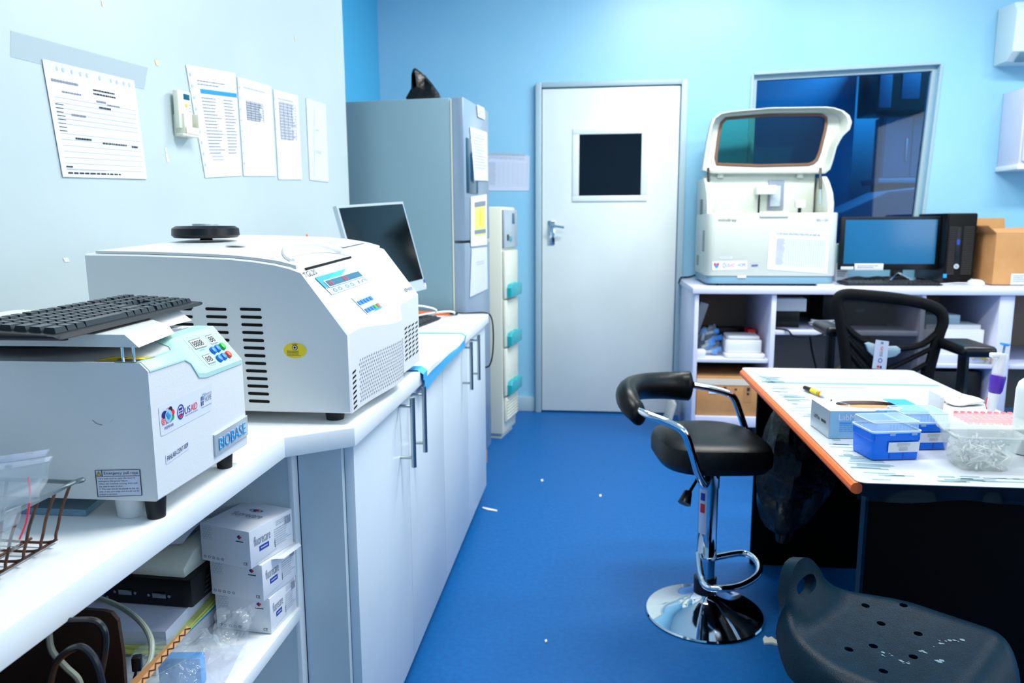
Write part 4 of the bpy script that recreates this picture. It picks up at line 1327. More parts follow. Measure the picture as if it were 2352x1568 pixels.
m = MB(); m.cyl((a.x, 4.555, a.z), (a.x, 4.555, zt), .006, .006, black_pl, 10); part('probe', m, pa)
a = F(1837, 470, 4.5)
m = MB(); m.cyl((a.x, 4.5, zt-.002), (a.x, 4.5, zt+.03), .01, .01, black_pl, 10); m.box((a.x, 4.5, zt+.05), (.05, .05, .045), white_pl, bev=.006); part('mixer', m, an)
m = MB(); a, b = F(1745, 488), F(1810, 498); m.bx(a.x, b.x, YA-.006, YA, b.z, a.z+.004, white_pl2, .002); part('front_latch', m, an)
# raised hood
HB, HT = 4.66, 4.74
lo = [(F(1606, 401, HB).x, F(1606, 401, HB).z), (F(1878, 401, HB).x, F(1878, 401, HB).z)]
out = [F(*a, HT) for a in ((1604, 402), (1616, 330), (1628, 280), (1650, 264), (1760, 254), (1890, 252), (1918, 258), (1938, 275), (1941, 300), (1925, 308), (1905, 340), (1893, 380), (1884, 402))]
out2 = [(p.x, p.z) for p in out]
win = [F(*a, HT) for a in ((1640, 378), (1648, 320), (1655, 286), (1664, 275), (1760, 267), (1882, 266), (1893, 274), (1889, 300), (1876, 350), (1866, 373), (1850, 379), (1740, 382))]
win2 = [(p.x, p.z) for p in win]
cxz = (sum(p[0] for p in win2)/len(win2), sum(p[1] for p in win2)/len(win2))
N = 64


def resamp(poly, n=N):
    out = []
    for k in range(n):
        a = 2*PI*k/n; d = (math.cos(a), math.sin(a)); best = None
        for i in range(len(poly)):
            p, q = poly[i], poly[(i+1) % len(poly)]
            ex, ey = q[0]-p[0], q[1]-p[1]; den = d[0]*ey-d[1]*ex
            if abs(den) < 1e-9:
                continue
            t = ((p[0]-cxz[0])*ey-(p[1]-cxz[1])*ex)/den; u = ((p[0]-cxz[0])*d[1]-(p[1]-cxz[1])*d[0])/den
            if t > 0 and -1e-6 <= u <= 1+1e-6 and (best is None or t > best):
                best = t
        out.append((cxz[0]+d[0]*best, cxz[1]+d[1]*best))
    return out


ro, rw = resamp(out2), resamp(win2)
sh = lambda r, k: [(cxz[0]+(x-cxz[0])*k, cxz[1]+(z-cxz[1])*k) for x, z in r]
mixr = lambda t: [(a[0]*(1-t)+b[0]*t, a[1]*(1-t)+b[1]*t) for a, b in zip(ro, rw)]
R3 = lambda r, y: [V((x, y+(z-zb)*.10, z)) for x, z in r]
m = MB()
m.loft([R3(ro, 4.58), R3(mixr(.16), 4.575), R3(mixr(.22), 4.59), R3(mixr(.34), 4.66), R3(mixr(.9), 4.675), R3(rw, 4.675), R3(rw, 4.69), R3(sh(ro, .985), 4.70), R3(ro, 4.66), R3(ro, 4.58)], analyzer_w, cap=False)
hd_ = part('hood', m, an)
m = MB(); m.tube(R3(mixr(.97), 4.671), .009, brown_gasket, 8, closed=True); part('window_gasket', m, hd_)
m = MB(); m.loft([R3(sh(rw, 1.01), 4.680), R3(sh(rw, 1.01), 4.684)], teal_glass); part('tinted_window', m, hd_)
m = MB()
for (x, y) in ((1655, 398), (1838, 398)):
    p = F(x, y, 4.60); m.box((p.x, 4.606, p.z), (.035, .02, .05), analyzer_w, bev=.003)
part('hinge', m, hd_)
for (xa, ya, xb, yb, xc, yc) in ((1627, 386, 1628, 437, 1629, 478), (1884, 386, 1884, 434, 1884, 470)):
    a, b, c = F(xa, ya, 4.55), F(xb, yb, 4.50), F(xc, yc, 4.46)
    m = MB(); m.cyl(a, b, .008, .008, black_pl, 10); m.cyl(b, c, .004, .004, grey_base, 8); part('gas_strut', m, an)
# lettering and stickers on the front
P4 = lambda *pts: [F(x, y, YA-.0008) for x, y in pts]
m = MB(); p = m.patch(*P4((1650, 501), (1692, 501), (1692, 511), (1650, 511)), .0006); p.text('mindray', 0, 0, 1, 1, ink_d, 1); part('maker_lettering', m, an)
m = MB(); p = m.patch(*P4((1876, 502), (1902, 502), (1902, 508), (1876, 508)), .0006); p.text('BS-120', 0, 0, 1, 1, ink, 1); part('model_lettering', m, an)
m = MB(); p = m.patch(*P4((1636, 600), (1716, 598), (1716, 618), (1636, 620)), .0006); p.rect(0, 0, 1, 1, paper, 1)
p.ell(.12, .5, .06, .3, band_b, 2, 12); p.ell(.07, .35, .03, .2, red_i, 3, 8); p.ell(.17, .35, .03, .2, red_i, 3, 8); p.ring(.34, .5, .04, .3, .3, blue_i, 2, 12); p.text('US', .4, .3, .5, .7, navy_i); p.text('AID', .51, .3, .64, .7, red_i)
p.text('HOPE', .74, .3, .96, .7, blue_i); part('logo_sticker', m, an, label='white sticker with small partner logos')
m = MB(); p = m.patch(*P4((1726, 608), (1742, 607), (1742, 612), (1726, 613)), .0006); p.lines(0, 0, 1, 1, 1, blue_i, 3, .8); p = m.patch(*P4((1653, 589), (1682, 589), (1682, 594), (1653, 594)), .0006); p.rect(0, 0, 1, 1, paper); p.lines(.05, .1, .95, .9, 1, ink_l, 3, .6); part('small_sticker', m, an)
m = MB(); p = m.patch(*P4((1768, 528), (1906, 533), (1900, 628), (1762, 618)), .0012); p.rect(0, 0, 1, 1, paper, 1); p.lines(.12, .06, .9, .12, 2, ink, 4, .4)
for i in range(20):
    p.rect(.12, .2+.035*i, .95, .206+.035*i, ink_l, 2)
for i in range(18):
    p.rect(.30+.037*i, .2, .305+.037*i, .9, ink_l, 2)
p.lines(.13, .2, .28, .88, 18, ink_l, 8, .5); part('taped_form', m, an, label='paper form taped to the front')
a, b = F(1694, 628), F(1714, 638)
m = MB(); m.bx(a.x, b.x, YA+.0015, YA+.0055, b.z, a.z, white_pl2, .001); part('base_label', m, an)
for (z0, y0, n) in ((1.09, 4.40, 12), (1.30, 4.55, 9), (1.0, 4.62, 6)):
    m = MB()
    for k in range(n):
        m.bx(X0-.0006, X0+.001, y0, y0+.09, z0+.010*k, z0+.010*k+.005, ink_d)
    part('side_vent', m, an)
m = MB(); m.tube(cr([(.63, 4.80, RT_+.03), (.60, 4.87, RT_+.012), (.56, 4.86, RT_+.009), (.535, 4.80, RT_+.009), (.520, 4.76, RT_-.02)], 6), .006, black_pl, 8); single('power_cable', m, 'black cable running off the left end of the back counter', 'cable')

# blue and white cartons between the analyzer and the monitor
m = MB(); m.bx(1.43, 1.50, 4.68, 4.85, RT_+.0005, 1.12, paper, .002); p = m.patch(V((1.43, 4.68, 1.12)), V((1.50, 4.68, 1.12)), V((1.50, 4.68, .9)), V((1.43, 4.68, .9))); p.rect(0, 0, 1, .5, teal); p.rect(.1, .04, .8, .14, paper, 2); p.lines(.1, .6, .9, .9, 5, ink, 3, .4)
single('carton', m, 'narrow teal and white carton between analyzer and desktop monitor', 'carton')

# ----------------------------------------------------- desktop monitor
YM = 4.60
G = lambda x, y: on(x, y, 'y', YM)
mo2 = thing('black_monitor', 'black flat monitor with blue-grey screen on the back counter', 'monitor', (1.64, YM, RT_))
a, b = G(1934, 498), G(2153, 620)
m = MB(); m.bx(a.x, b.x, YM, YM+.035, b.z, a.z, black_pl, .004); part('case', m, mo2)
a2, b2 = G(1943, 505), G(2146, 606)
m = MB(); m.bx(a2.x, b2.x, YM-.0012, YM-.0002, b2.z, a2.z, screen_b); part('screen', m, mo2)
cx = (a.x+b.x)/2+.06
m = MB(); m.bx(cx-.03, cx+.03, YM+.01, YM+.05, RT_+.02, b.z+.05, black_pl, .004)
part('neck', m, mo2)
for s in (-1, 1):
    m = MB(); m.tube(cr([(cx, YM+.01, RT_+.06), (cx+s*.06, YM-.05, RT_+.02), (cx+s*.10, YM-.07, RT_+.006)], 5), .006, chrome, 8); part('foot', m, mo2)
c_, d_ = G(1963, 605), G(2028, 620)
m = MB(); m.bx(c_.x, d_.x, YM-.003, YM-.0008, d_.z, c_.z, paper, .001); p = m.patch(V((c_.x, YM-.003, c_.z)), V((d_.x, YM-.003, c_.z)), V((d_.x, YM-.003, d_.z)), V((c_.x, YM-.003, d_.z))); p.lines(.1, .25, .9, .8, 2, ink, 3, .4); part('paper_label', m, mo2)
c_, d_ = G(1931, 612), G(1960, 619)
m = MB(); m.bx(c_.x, d_.x, YM-.003, YM-.0008, d_.z, c_.z, paper, .001); part('paper_label', m, mo2)
keyboard((1.39, 4.36, RT_), R(1), 'black keyboard in front of the black monitor on the back counter', .52, .16)
m = MB(); rnd = random.Random(2)
for k in range(6):
    pts = [(1.42+.07*i+.02*rnd.random(), 4.56+.03*rnd.random(), RT_+.006+.03*rnd.random()*(0 < i < 6)) for i in range(7)]
    m.tube(cr(pts, 5), .006, black_pl, 7)
single('cable_bundle', m, 'tangle of black cables between the keyboard and the black monitor', 'cables')
ms = thing('computer_mouse', 'white computer mouse beside the black computer tower', 'mouse', (2.10, 4.42, RT_), R(20))
m = MB(); m.loft([[(0+.03*math.cos(a)*s, .055*math.sin(a)*s, z) for a in [2*PI*k/20 for k in range(20)]] for s, z in ((.95, .001), (1, .008), (.9, .022), (.6, .031), (.2, .034))], white_pl2); part('body', m, ms, local=True)
m = MB(); m.cyl((-.004, .03, .030), (.004, .03, .030), .006, .006, grey_base, 10); part('wheel', m, ms, local=True)
m = MB(); m.tube(cr([(2.09, 4.482, RT_+.008), (2.04, 4.52, RT_+.006), (1.95, 4.46, RT_+.005), (1.90, 4.47, RT_+.005)], 6), .003, cable_w, 7); single('mouse_cable', m, 'white mouse cable on the back counter', 'cable')
# tower computer
tc = thing('computer_tower', 'black tower computer with perforated front on the back counter', 'computer', (2.03, 4.72, RT_))
m = MB(); m.bx(1.972, 2.128, 4.53, 4.92, RT_+.008, 1.297, black_pl, .004); part('case', m, tc)
m = MB(); m.bx(1.974, 2.126, 4.515, 4.5295, RT_+.01, 1.294, black_mat, .006); fp = part('front_bezel', m, tc)
grille_m = mat('grille_brown_black', '#2c2826', .7)
for (u0, u1) in ((1.982, 2.022), (2.058, 2.114)):
    m = MB()
    for k in range(26):
        m.bx(u0, u1, 4.5135, 4.5149, .955+.0105*k, .960+.0105*k, grille_m)
    part('perforated_grille', m, fp)
m = MB(); m.bx(2.018, 2.045, 4.5125, 4.5149, 1.00, 1.22, black_pl, .001); m.bx(2.024, 2.04, 4.511, 4.5125, 1.12, 1.15, blue_i, .0005); part('port_strip', m, fp)
m = MB(); m.tube([(2.032, 4.5149, 1.0), (2.032, 4.512, 1.0)], .014, silver, 20); p = m.patch(V((2.024, 4.5118, 1.008)), V((2.04, 4.5118, 1.008)), V((2.04, 4.5118, .992)), V((2.024, 4.5118, .992)), .0004); p.text('hp', .1, .1, .9, .95, ink_d, 1); part('badge', m, fp)
m = MB(); m.bx(1.966, 1.985, 4.5125, 4.5149, .935, .957, sky_i, .001); part('processor_sticker', m, fp)
m = MB()
for x in (1.98, 2.09):
    for y in (4.56, 4.88):
        m.cyl((x, y, RT_+.0005), (x, y, RT_+.0085), .012, .012, rubber, 12)
part('feet', m, tc)
# brown box beside it
bb = thing('brown_box', 'open brown cardboard box with white label beside the computer tower', 'box', (2.28, 4.6, RT_))
X, Xb, Ya, Yb, Z = 2.185, 2.42, 4.42, 4.80, 1.185
m = MB(); t_ = .005
for a in ((X, Xb, Ya, Ya+t_), (X, Xb, Yb-t_, Yb), (X, X+t_, Ya+t_, Yb-t_), (Xb-t_, Xb, Ya+t_, Yb-t_)):
    m.bx(*a, RT_+.0005, Z, brd_l)
m.bx(X, Xb, Ya, Yb, RT_+.0005, RT_+.005, brd_l); part('walls', m, bb)
for pts in (((X, Ya, Z), (X, Yb, Z), (X-.05, Yb, Z+.035), (X-.045, Ya, Z+.04)), ((X, Yb, Z), (Xb, Yb, Z), (Xb, Yb+.02, Z+.08), (X, Yb+.02, Z+.08)), ((X, Ya, Z), (Xb, Ya, Z), (Xb, Ya+.07, Z+.03), (X, Ya+.08, Z+.02))):
    m = MB(); m.loft([[V(p) for p in pts], [V(p)+V((0, 0, .005)) for p in pts]], brd_l); part('flap', m, bb)
m = MB(); p = m.patch(V((2.28, Ya, .965)), V((2.375, Ya, .965)), V((2.375, Ya, .905)), V((2.28, Ya, .905)), .001); p.rect(0, 0, 1, 1, paper); p.lines(.1, .15, .9, .85, 4, ink, 3, .4); part('label', m, bb)
m = MB(); m.box((2.40, 4.30, RT_+.0015), (.25, .14, .002), paper_l, rz=.3); single('counter_paper', m, 'loose sheet lying at the right end of the back counter', 'paper')

# ------------------------------------------------ things in the counter
def crumple(fn, n, mt, name, label, cat, group=None):
    m = MB(); m.grid(fn, n, n, mt); return single(name, m, label, cat, group=group)


ph_ = [random.random()*6 for _ in range(12)]
f = lambda u, v: V((.585+.145*u, 4.30+.2*v, .506+.16*math.sin(PI*u)**.6*math.sin(PI*v)**.5*(1+.2*crum(u, v))))
crumple(f, 26, clear('thin_bag_film', '#bfe0f4', .14, .1, bump=(20, .9)), 'plastic_bag', 'clear bag of blue-capped tubes on the left counter shelf', 'bag')
BT = 'blue capped tubes in the bag'
for k, (x, y, z, a, b_) in enumerate(((.62, 4.35, .535, .4, .3), (.64, 4.34, .56, -.5, .5), (.66, 4.37, .58, .9, .2), (.68, 4.36, .53, -.2, .1), (.63, 4.41, .60, 1.4, .4), (.67, 4.42, .62, .2, .2), (.69, 4.39, .585, -.8, .3), (.65, 4.33, .523, .1, .0))):
    d = V((math.cos(a)*math.cos(b_), math.sin(a)*.5, math.sin(b_))).normalized(); c_ = V((x, y, z))
    t = thing('sample_tube', 'blue capped sample tube inside the clear bag on the counter shelf', 'tube', c_, 0, BT)
    m = MB(); m.cyl(c_-d*.028, c_+d*.02, .009, .009, tip_m, 12); part('tube', m, t)
    m = MB(); m.cyl(c_+d*.0205, c_+d*.048, .0165, .0165, blue_pl, 14); part('cap', m, t)
lb = thing('lidded_tub', 'white plastic tub with lid on the left counter shelf', 'tub', (.84, 4.36, .502))
m = MB(); m.prism(rrect(.735, 4.27, .935, 4.45, .02, 4), .5265, .60, white_pl, 'z', .006); part('body', m, lb)
m = MB(); m.prism(rrect(.745, 4.28, .925, 4.44, .02, 4), .6005, .622, white_pl, 'z', .008); part('raised_lid', m, lb)
m = MB(); m.prism(rrect(.73, 4.235, .95, 4.46, .02, 4), .5025, .526, white_pl2, 'z', .006); single('shallow_tray', m, 'shallow white tray under the lidded tub on the counter shelf', 'tray')
m = MB(); m.bx(.90, .945, 4.50, 4.62, .5025, .63, red_i, .003); single('red_box', m, 'small red box behind the white tub on the counter shelf', 'box')
m = MB(); m.box((.78, 4.70, .56), (.3, .1, .115), black_pl, bev=.004); single('dark_case', m, 'dark case at the back of the left counter shelf', 'case')
m = MB(); m.box((.632, 4.60, .69), (.05, .03, .18), white_pl, bev=.003, M=Matrix.Rotation(.3, 4, 'Y')); m.box((.62, 4.6, .551), (.06, .06, .094), black_pl, bev=.003); single('white_adapter', m, 'tilted white plastic piece at the left of the counter shelf', 'adapter')
m = MB(); m.bx(.574, .622, 4.23, 4.30, .5025, .545, white_pl2, .003); single('small_white_box', m, 'small white box at the left front of the counter shelf', 'box')
bx_ = thing('taped_box', 'brown taped cardboard box on the bottom shelf of the back counter', 'box', (.75, 4.4, .172))
m0 = MB(); m0.bx(.578, .915, 4.235, 4.62, .1725, .40, brd_l, .003)
m = MB(); m.bx(.577, .916, 4.233, 4.2349, .35, .385, white_tape); part('tape', m, bx_)
m = m0; p = m.patch(V((.578, 4.235, .40)), V((.915, 4.235, .40)), V((.915, 4.235, .1725)), V((.578, 4.235, .1725)), .001); p.rect(.40, .62, .62, .86, brd_m, 1); p.rect(.76, .25, .90, .65, brd_m, 1); p.rect(.82, .27, .87, .36, ink_d, 2); p.rect(.62, .3, .66, .34, ink_d, 2); p.rect(.2, .36, .33, .44, paper, 2); p.rect(.44, .26, .49, .3, ink_d, 2); p.rect(.82, .40, .86, .46, ink_d, 2); part('carton', m, bx_)
m = MB(); m.box((1.07, 4.42, .71), (.17, .14, .09), black_pl, rz=R(-8), bev=.003); single('black_unit', m, 'black unit on the middle counter shelf under a white carton', 'unit')
m = MB(); m.box((1.09, 4.41, .792), (.19, .12, .07), white_pl2, rz=R(-4), bev=.002); single('white_carton', m, 'white carton on top of the black unit under the counter', 'carton')
m = MB()
pts = []
for k in range(60):
    a = k*.42; pts.append((1.28+.07*math.cos(a)*(1+.1*math.sin(k*.7)), 4.36+.05*math.sin(a), .671+.0006*k+.004*math.sin(k)))
m.tube(pts, .004, cable_w, 7); single('cable_coil', m, 'coil of white cable on the middle counter shelf', 'cable')
m = MB(); m.tube(cr([(1.0, 4.26, .6698), (1.05, 4.205, .668), (1.09, 4.202, .635), (1.2, 4.202, .64), (1.3, 4.205, .669), (1.4, 4.25, .6698)], 7), .005, black_pl, 8); single('black_cable', m, 'black cable drooping over the edge of the middle counter shelf', 'cable')
m = MB(); m.tube(cr([(1.27, 4.6, .64), (1.29, 4.58, .5), (1.32, 4.55, .36), (1.33, 4.5, .2), (1.33, 4.5, .005)], 7), .006, brd_d, 8); m.tube(cr([(1.6, 4.55, .45), (1.45, 4.52, .42), (1.37, 4.5, .34), (1.36, 4.45, .2), (1.36, 4.45, .005)], 7), .006, brd_m, 8); single('hanging_cables', m, 'brown cables hanging behind the desk under the counter', 'cable')
m = MB(); m.bx(1.30, 1.66, 4.45, 4.72, .6645, .85, black_pl, .004); p = m.patch(V((1.48, 4.45, .76)), V((1.53, 4.45, .76)), V((1.53, 4.45, .745)), V((1.48, 4.45, .745)), .001); p.rect(0, 0, 1, 1, ink)
single('dark_printer', m, 'dark box-shaped device on the shelf seen through the chair mesh', 'device')
z = .4925
PB = 'white boxes stacked in the right counter bay'
for k, (x0, x1, h, mt, lb_) in enumerate(((1.77, 2.10, .05, lavender, 'lowest pale box in the right counter bay'), (1.78, 2.09, .13, paper, 'big white box in the right counter bay'), (1.80, 2.08, .025, white_pl, 'thin white box lid in the right counter bay'), (1.80, 1.98, .05, teal if False else lumbar_m, 'blue-grey box on top of the stack in the right counter bay'))):
    m = MB(); m.bx(x0, x1, 4.24+.02*k, 4.50, z+.0004, z+h, mt, .003); single('storage_box', m, lb_, 'box', group=PB); z += h
m = MB(); m.bx(2.0, 2.1, 4.25, 4.40, z-.024, z+.03, white_pl2, .003)
m = MB(); f = lambda u, v: V((2.02+.10*u, 4.212+.03*v, .53+.028*math.sin(PI*u)*(1-v)+.01*v)); m.grid(f, 8, 4, yellow); m.grid(lambda u, v: f(u, v)-V((0, 0, .03*u+.004)), 8, 4, yellow); single('yellow_cloth', m, 'yellow cloth edge sticking out of the right counter bay', 'cloth')
pt2 = thing('floor_computer', 'black computer standing on the floor under the right counter bay', 'computer', (1.95, 4.5, 0))
m = MB(); m.bx(1.80, 2.11, 4.28, 4.75, .0005, .44, black_pl, .005); part('case', m, pt2)
m = MB(); m.bx(2.0, 2.03, 4.277, 4.2799, .36, .372, ink); part('badge', m, pt2)

# --------------------------------------------------------- office chair
oc = thing('office_chair', 'black mesh-back office chair with armrests between the desk and the back counter', 'chair', (1.28, 3.55, 0))
yc = 3.30
H = lambda x, y, d=yc: on(x, y, 'y', d)
frp = [H(*a) for a in ((1923, 692), (1940, 676), (1990, 678), (2065, 686), (2128, 699), (2160, 716), (2166, 740), (2158, 765), (2146, 805), (2134, 850), (2122, 890), (2060, 925), (1990, 915), (1950, 880), (1944, 840), (1938, 785), (1931, 740))]
c_ = cr(frp, 6, True)
m = MB(); rings = []
n_ = len(c_)
for i in range(n_):
    t = (c_[(i+1) % n_]-c_[i-1]).normalized(); o_ = V((t.z, 0, -t.x))
    rings.append([c_[i]+o_*.024*math.cos(a)+V((0, .016*math.sin(a), 0)) for a in [2*PI*k/10 for k in range(10)]])
rings.append(rings[0]); m.loft(rings, black_mat, cap=False); part('back_frame', m, oc)
m = MB(); m.tube(cr([H(*a) for a in ((1936, 742), (1965, 770), (2005, 792), (2060, 800), (2115, 792), (2150, 766))], 6), .014, black_mat, 8); part('crossbar', m, oc)
m = MB()
for a, b in (((1945, 775), (2010, 848)), ((1948, 806), (2000, 870)), ((2140, 800), (2040, 848)), ((2134, 832), (2060, 872)), ((2030, 800), (2030, 915))):
    m.tube([H(*a), H(*b)], .011, black_mat, 8)
part('lower_ribs', m, oc)
pts = [H(*a, yc+.004) for a in ((1923, 692), (1940, 676), (1990, 678), (2065, 686), (2128, 699), (2160, 716), (2166, 740), (2158, 765), (2115, 792), (2060, 800), (2005, 792), (1965, 770), (1936, 742))]
m = MB(); m.loft([pts, [p+V((0, .002, 0)) for p in pts]], mesh_m); part('mesh_panel', m, oc)
pts = [H(*a, yc+.004) for a in ((1936, 742), (1965, 770), (2005, 792), (2060, 800), (2115, 792), (2158, 765), (2146, 805), (2134, 850), (2122, 885), (1950, 880), (1944, 840), (1938, 785))]
m = MB(); m.loft([pts, [p+V((0, .002, 0)) for p in pts]], mesh_m); part('mesh_panel', m, oc)
m = MB(); q = [(H(*a, yc-.02).x, H(*a, yc-.02).z) for a in ((1985, 788), (1994, 785), (2025, 795), (2058, 794), (2066, 800), (2066, 808), (2055, 817), (2030, 822), (2005, 818), (1992, 806))]
m.prism(q, yc-.034, yc-.016, lumbar_m, 'y', .004); part('lumbar_plate', m, oc)
m = MB(); q = [H(*a, yc-.037) for a in ((2012, 780), (2042, 784), (2035, 848), (2003, 846))]
m.loft([q, [p+V((0, .0015, 0)) for p in q]], paper_l); p = m.patch(q[0], q[1], q[2], q[3], .001)
p.text('AID', .42, .2, .62, .35, red_i, 1); p.text('US', .42, .38, .62, .55, navy_i, 1); p.ring(.5, .7, .16, .08, .3, blue_i, 1, 12); p.ell(.4, .92, .1, .05, red_i, 1, 10); p.ell(.6, .93, .08, .05, navy_i, 1, 10); p.rect(.4, .04, .6, .12, ink, 1)
part('logo_label', m, oc, label='white label strip with small logos')
for pts_, d, post in ((((1890, 758), (1934, 758)), 3.45, (1918, 770)), (((2196, 803), (2276, 803)), 3.12, (2228, 815))):
    a, b = H(*pts_[0], d), H(*pts_[1], d)
    m = MB(); m.box(((a.x+b.x)/2, d+.06, a.z), (b.x-a.x, .24, .045), black_pl, bev=.018, seg=3); part('armrest', m, oc)
    c0 = H(*post, d); m = MB(); m.tube(cr([(c0.x, d+.05, c0.z-.01), (c0.x, d+.05, c0.z-.14), (c0.x-(c0.x-1.25)*.05, d+.06, .50), (1.25+(c0.x-1.25)*.6, 3.45, .44)], 5), .022, black_pl, 8); part('arm_post', m, oc)
m = MB(); m.prism(rrect(1.0, 3.34, 1.49, 3.80, .09, 5), .455, .52, black_mat, 'z', .02); part('seat', m, oc)
m = MB(); m.tube(cr([H(2020, 900), (1.21, 3.36, .42), (1.25, 3.55, .43)], 5), .022, black_pl, 8); part('back_bracket', m, oc)
m = MB(); m.cyl((1.25, 3.57, .09), (1.25, 3.57, .454), .028, .028, black_pl, 14); part('gas_lift', m, oc)
for k in range(5):
    a = 2*PI*k/5+.3; e = V((1.25+.29*math.cos(a), 3.57+.29*math.sin(a), .07))
    m = MB(); m.tube([(1.25, 3.57, .09), e], [.028, .018], black_pl, 10); lg = part('base_leg', m, oc)
    m = MB(); m.cyl(e+V((-.012, 0, -.040)), e+V((.012, 0, -.040)), .029, .029, rubber, 14); part('caster', m, lg)

# ------------------------------------------------------------------ desk
DZ = .73
DX0, DX1, DY0, DY1 = .53, 1.12, 1.525, 2.755
dk = thing('desk', 'black desk with orange edge band and white plastic-covered top', 'desk', (.82, 2.14, 0))
m = MB(); m.prism(rrect(DX0+.006, DY0, DX1, DY1, .02, 4), DZ-.03, DZ-.0015, desk_black, 'z', .001); part('top_board', m, dk)
m = MB(); m.tube([(DX0+.004, DY0+.004, DZ-.014), (DX0+.004, DY1-.03, DZ-.014), (DX0+.012, DY1-.012, DZ-.014)], .0125, orange, 10); part('edge_band', m, dk)
m = MB()
m.prism(rrect(DX0+.003, DY0-.003, DX1+.002, DY1+.002, .02, 4), DZ-.001, DZ+.0005, sheet_m, 'z')
p = m.patch(V((DX0, DY1, DZ+.0005)), V((DX1, DY1, DZ+.0005)), V((DX1, DY0, DZ+.0005)), V((DX0, DY0, DZ+.0005)), .0003)
p.rect(.06, .20, .97, .222, print_g); p.rect(.3, .255, .55, .262, print_g); p.line([(.04, .06), (.10, .2), (.06, .21)], .008, print_g)
rnd = random.Random(4)
for k in range(60):
    v = .12+.84*rnd.random(); u = .03+.05*rnd.random(); p.line([(u, v), (u+.06+.07*rnd.random(), v+.006*rnd.random())], .004+.003*rnd.random(), print_g, 1)
for k in range(26):
    u = .05+.8*rnd.random(); v = .955+.03*rnd.random(); p.line([(u, v), (u+.05+.08*rnd.random(), v)], .003+.004*rnd.random(), print_g, 1)
for k in range(5):
    p.ell(.07+.04*rnd.random(), .45+.1*k, .018, .006, print_g, 2, 10)
part('plastic_cover', m, dk)
m = MB(); f = lambda u, v: V((DX0+.002+(DX1-DX0)*u, DY0-.0045-.004*math.sin(40*u*u)*v*v, DZ-.034*v-.004*v*math.sin(13*u)))
m.grid(f, 40, 5, glass('clear_film', '#e6ecf0', .08)); part('cover_overhang', m, dk)
for y in (1.60, 2.70):
    m = MB(); m.bx(.585, 1.10, y, y+.022, .0005, DZ-.0305, desk_black, .001); part('end_panel', m, dk)
m = MB(); m.bx(1.075, 1.098, 1.6225, 2.6995, .10, DZ-.0305, desk_black); part('modesty_panel', m, dk)
m = MB(); m.bx(.578, .5845, 1.598, 1.624, .0005, DZ-.0305, grey_base if False else seat_pl); part('edge_trim', m, dk)

# bin liner hanging under the desk
m = MB(); rings = []
random.seed(5)
for k in range(15):
    t = k/14
    z = .697-.53*t
    r = (.03+.115*math.sin(PI*min(1, t*1.08))**.55*(1-.25*t)) if t < .98 else .02
    cxk = .700+.02*math.sin(3*t)-.05*t
    rings.append([V((cxk+r*math.cos(a)*(1+.10*math.sin(5*a+7*t)+.06*math.sin(11*a-9*t)), 2.53+r*.9*math.sin(a)*(1+.12*math.sin(4*a-5*t)+.07*math.sin(9*a+13*t)), z+.05*math.cos(a)*math.sin(PI*t))) for a in [2*PI*i/28 for i in range(28)]])
m.loft(rings, trash_m); single('bin_liner', m, 'black plastic bag hanging under the desk behind the bar stool', 'bag')

# --------------------------------------------------------- desk contents
def desk(x, y, z=DZ):
    return on(x, y, 'z', z)


TZ = DZ+.0022
a, b = desk(1848, 897), desk(1893, 915)
mk = thing('marker_pen', 'yellow and black marker pen lying alone on the desk cover', 'pen', (a+b)/2)
a.z = b.z = TZ+.0075
d = b-a
m = MB(); m.cyl(a+d*.36, b-d*.1, .0075, .0075, yellow, 14); m.cyl(a+d*.72, a+d*.77, .0078, .0078, green_i, 14); m.cyl(a+d*.8, a+d*.85, .0078, .0078, red_i, 14); m.cyl(b-d*.099, b, .0068, .004, paper, 14)
mb_ = part('barrel', m, mk)
m = MB(); m.cyl(a, a+d*.355, .0068, .0083, black_pl, 14); part('cap', m, mk)

gb = thing('glove_box', 'blue and white disposable glove box with oval opening on the desk', 'box', (*desk(1903, 1008).xy, TZ), R(4))
GW, GD, GH = .235, .125, .068
m = MB()
Nn = 32
oval = [(GW*.5+GW*.33*math.copysign(abs(math.cos(a))**1.0, math.cos(a)), GD*.55+GD*.34*math.sin(a)) for a in [2*PI*k/Nn for k in range(Nn)]]
sq = []
for (x, y) in oval:
    dx, dy = x-GW*.5, y-GD*.5
    k = min(GW*.5/abs(dx) if abs(dx) > 1e-6 else 9e9, GD*.5/abs(dy) if abs(dy) > 1e-6 else 9e9); sq.append((GW*.5+dx*k, GD*.5+dy*k))
cor = [(0, 0), (GW, 0), (GW, GD), (0, GD)]
# snap the nearest ring vertices to the corners
for c_ in cor:
    i = min(range(Nn), key=lambda j: (sq[j][0]-c_[0])**2+(sq[j][1]-c_[1])**2); sq[i] = c_
m.loft([[(x, y, GH) for x, y in oval], [(x, y, GH) for x, y in sq]], paper, cap=False)
m.loft([[(x, y, 0) for x, y in sq], [(x, y, GH) for x, y in sq]], paper, cap=False)
m.add([(x, y, 0) for x, y in sq], [list(range(Nn))], paper)
p = Patch(m, V((0, 0, GH)), V((GW, 0, GH)), V((GW, 0, 0)), V((0, 0, 0)), .0005)
p.poly([(.55, 0), (1, 0), (1, 1), (.3, 1)], cyan_i if False else pad_b, 1); p.poly([(0, 0), (.55, 0), (.3, 1), (0, 1)], ocean, 1)
p.text('LabMate', .09, .12, .36, .34, paper, 2); p.rect(.10, .42, .22, .47, sky_i, 2); p.lines(.10, .52, .5, .8, 4, sky_i, 3, .3, k=2)
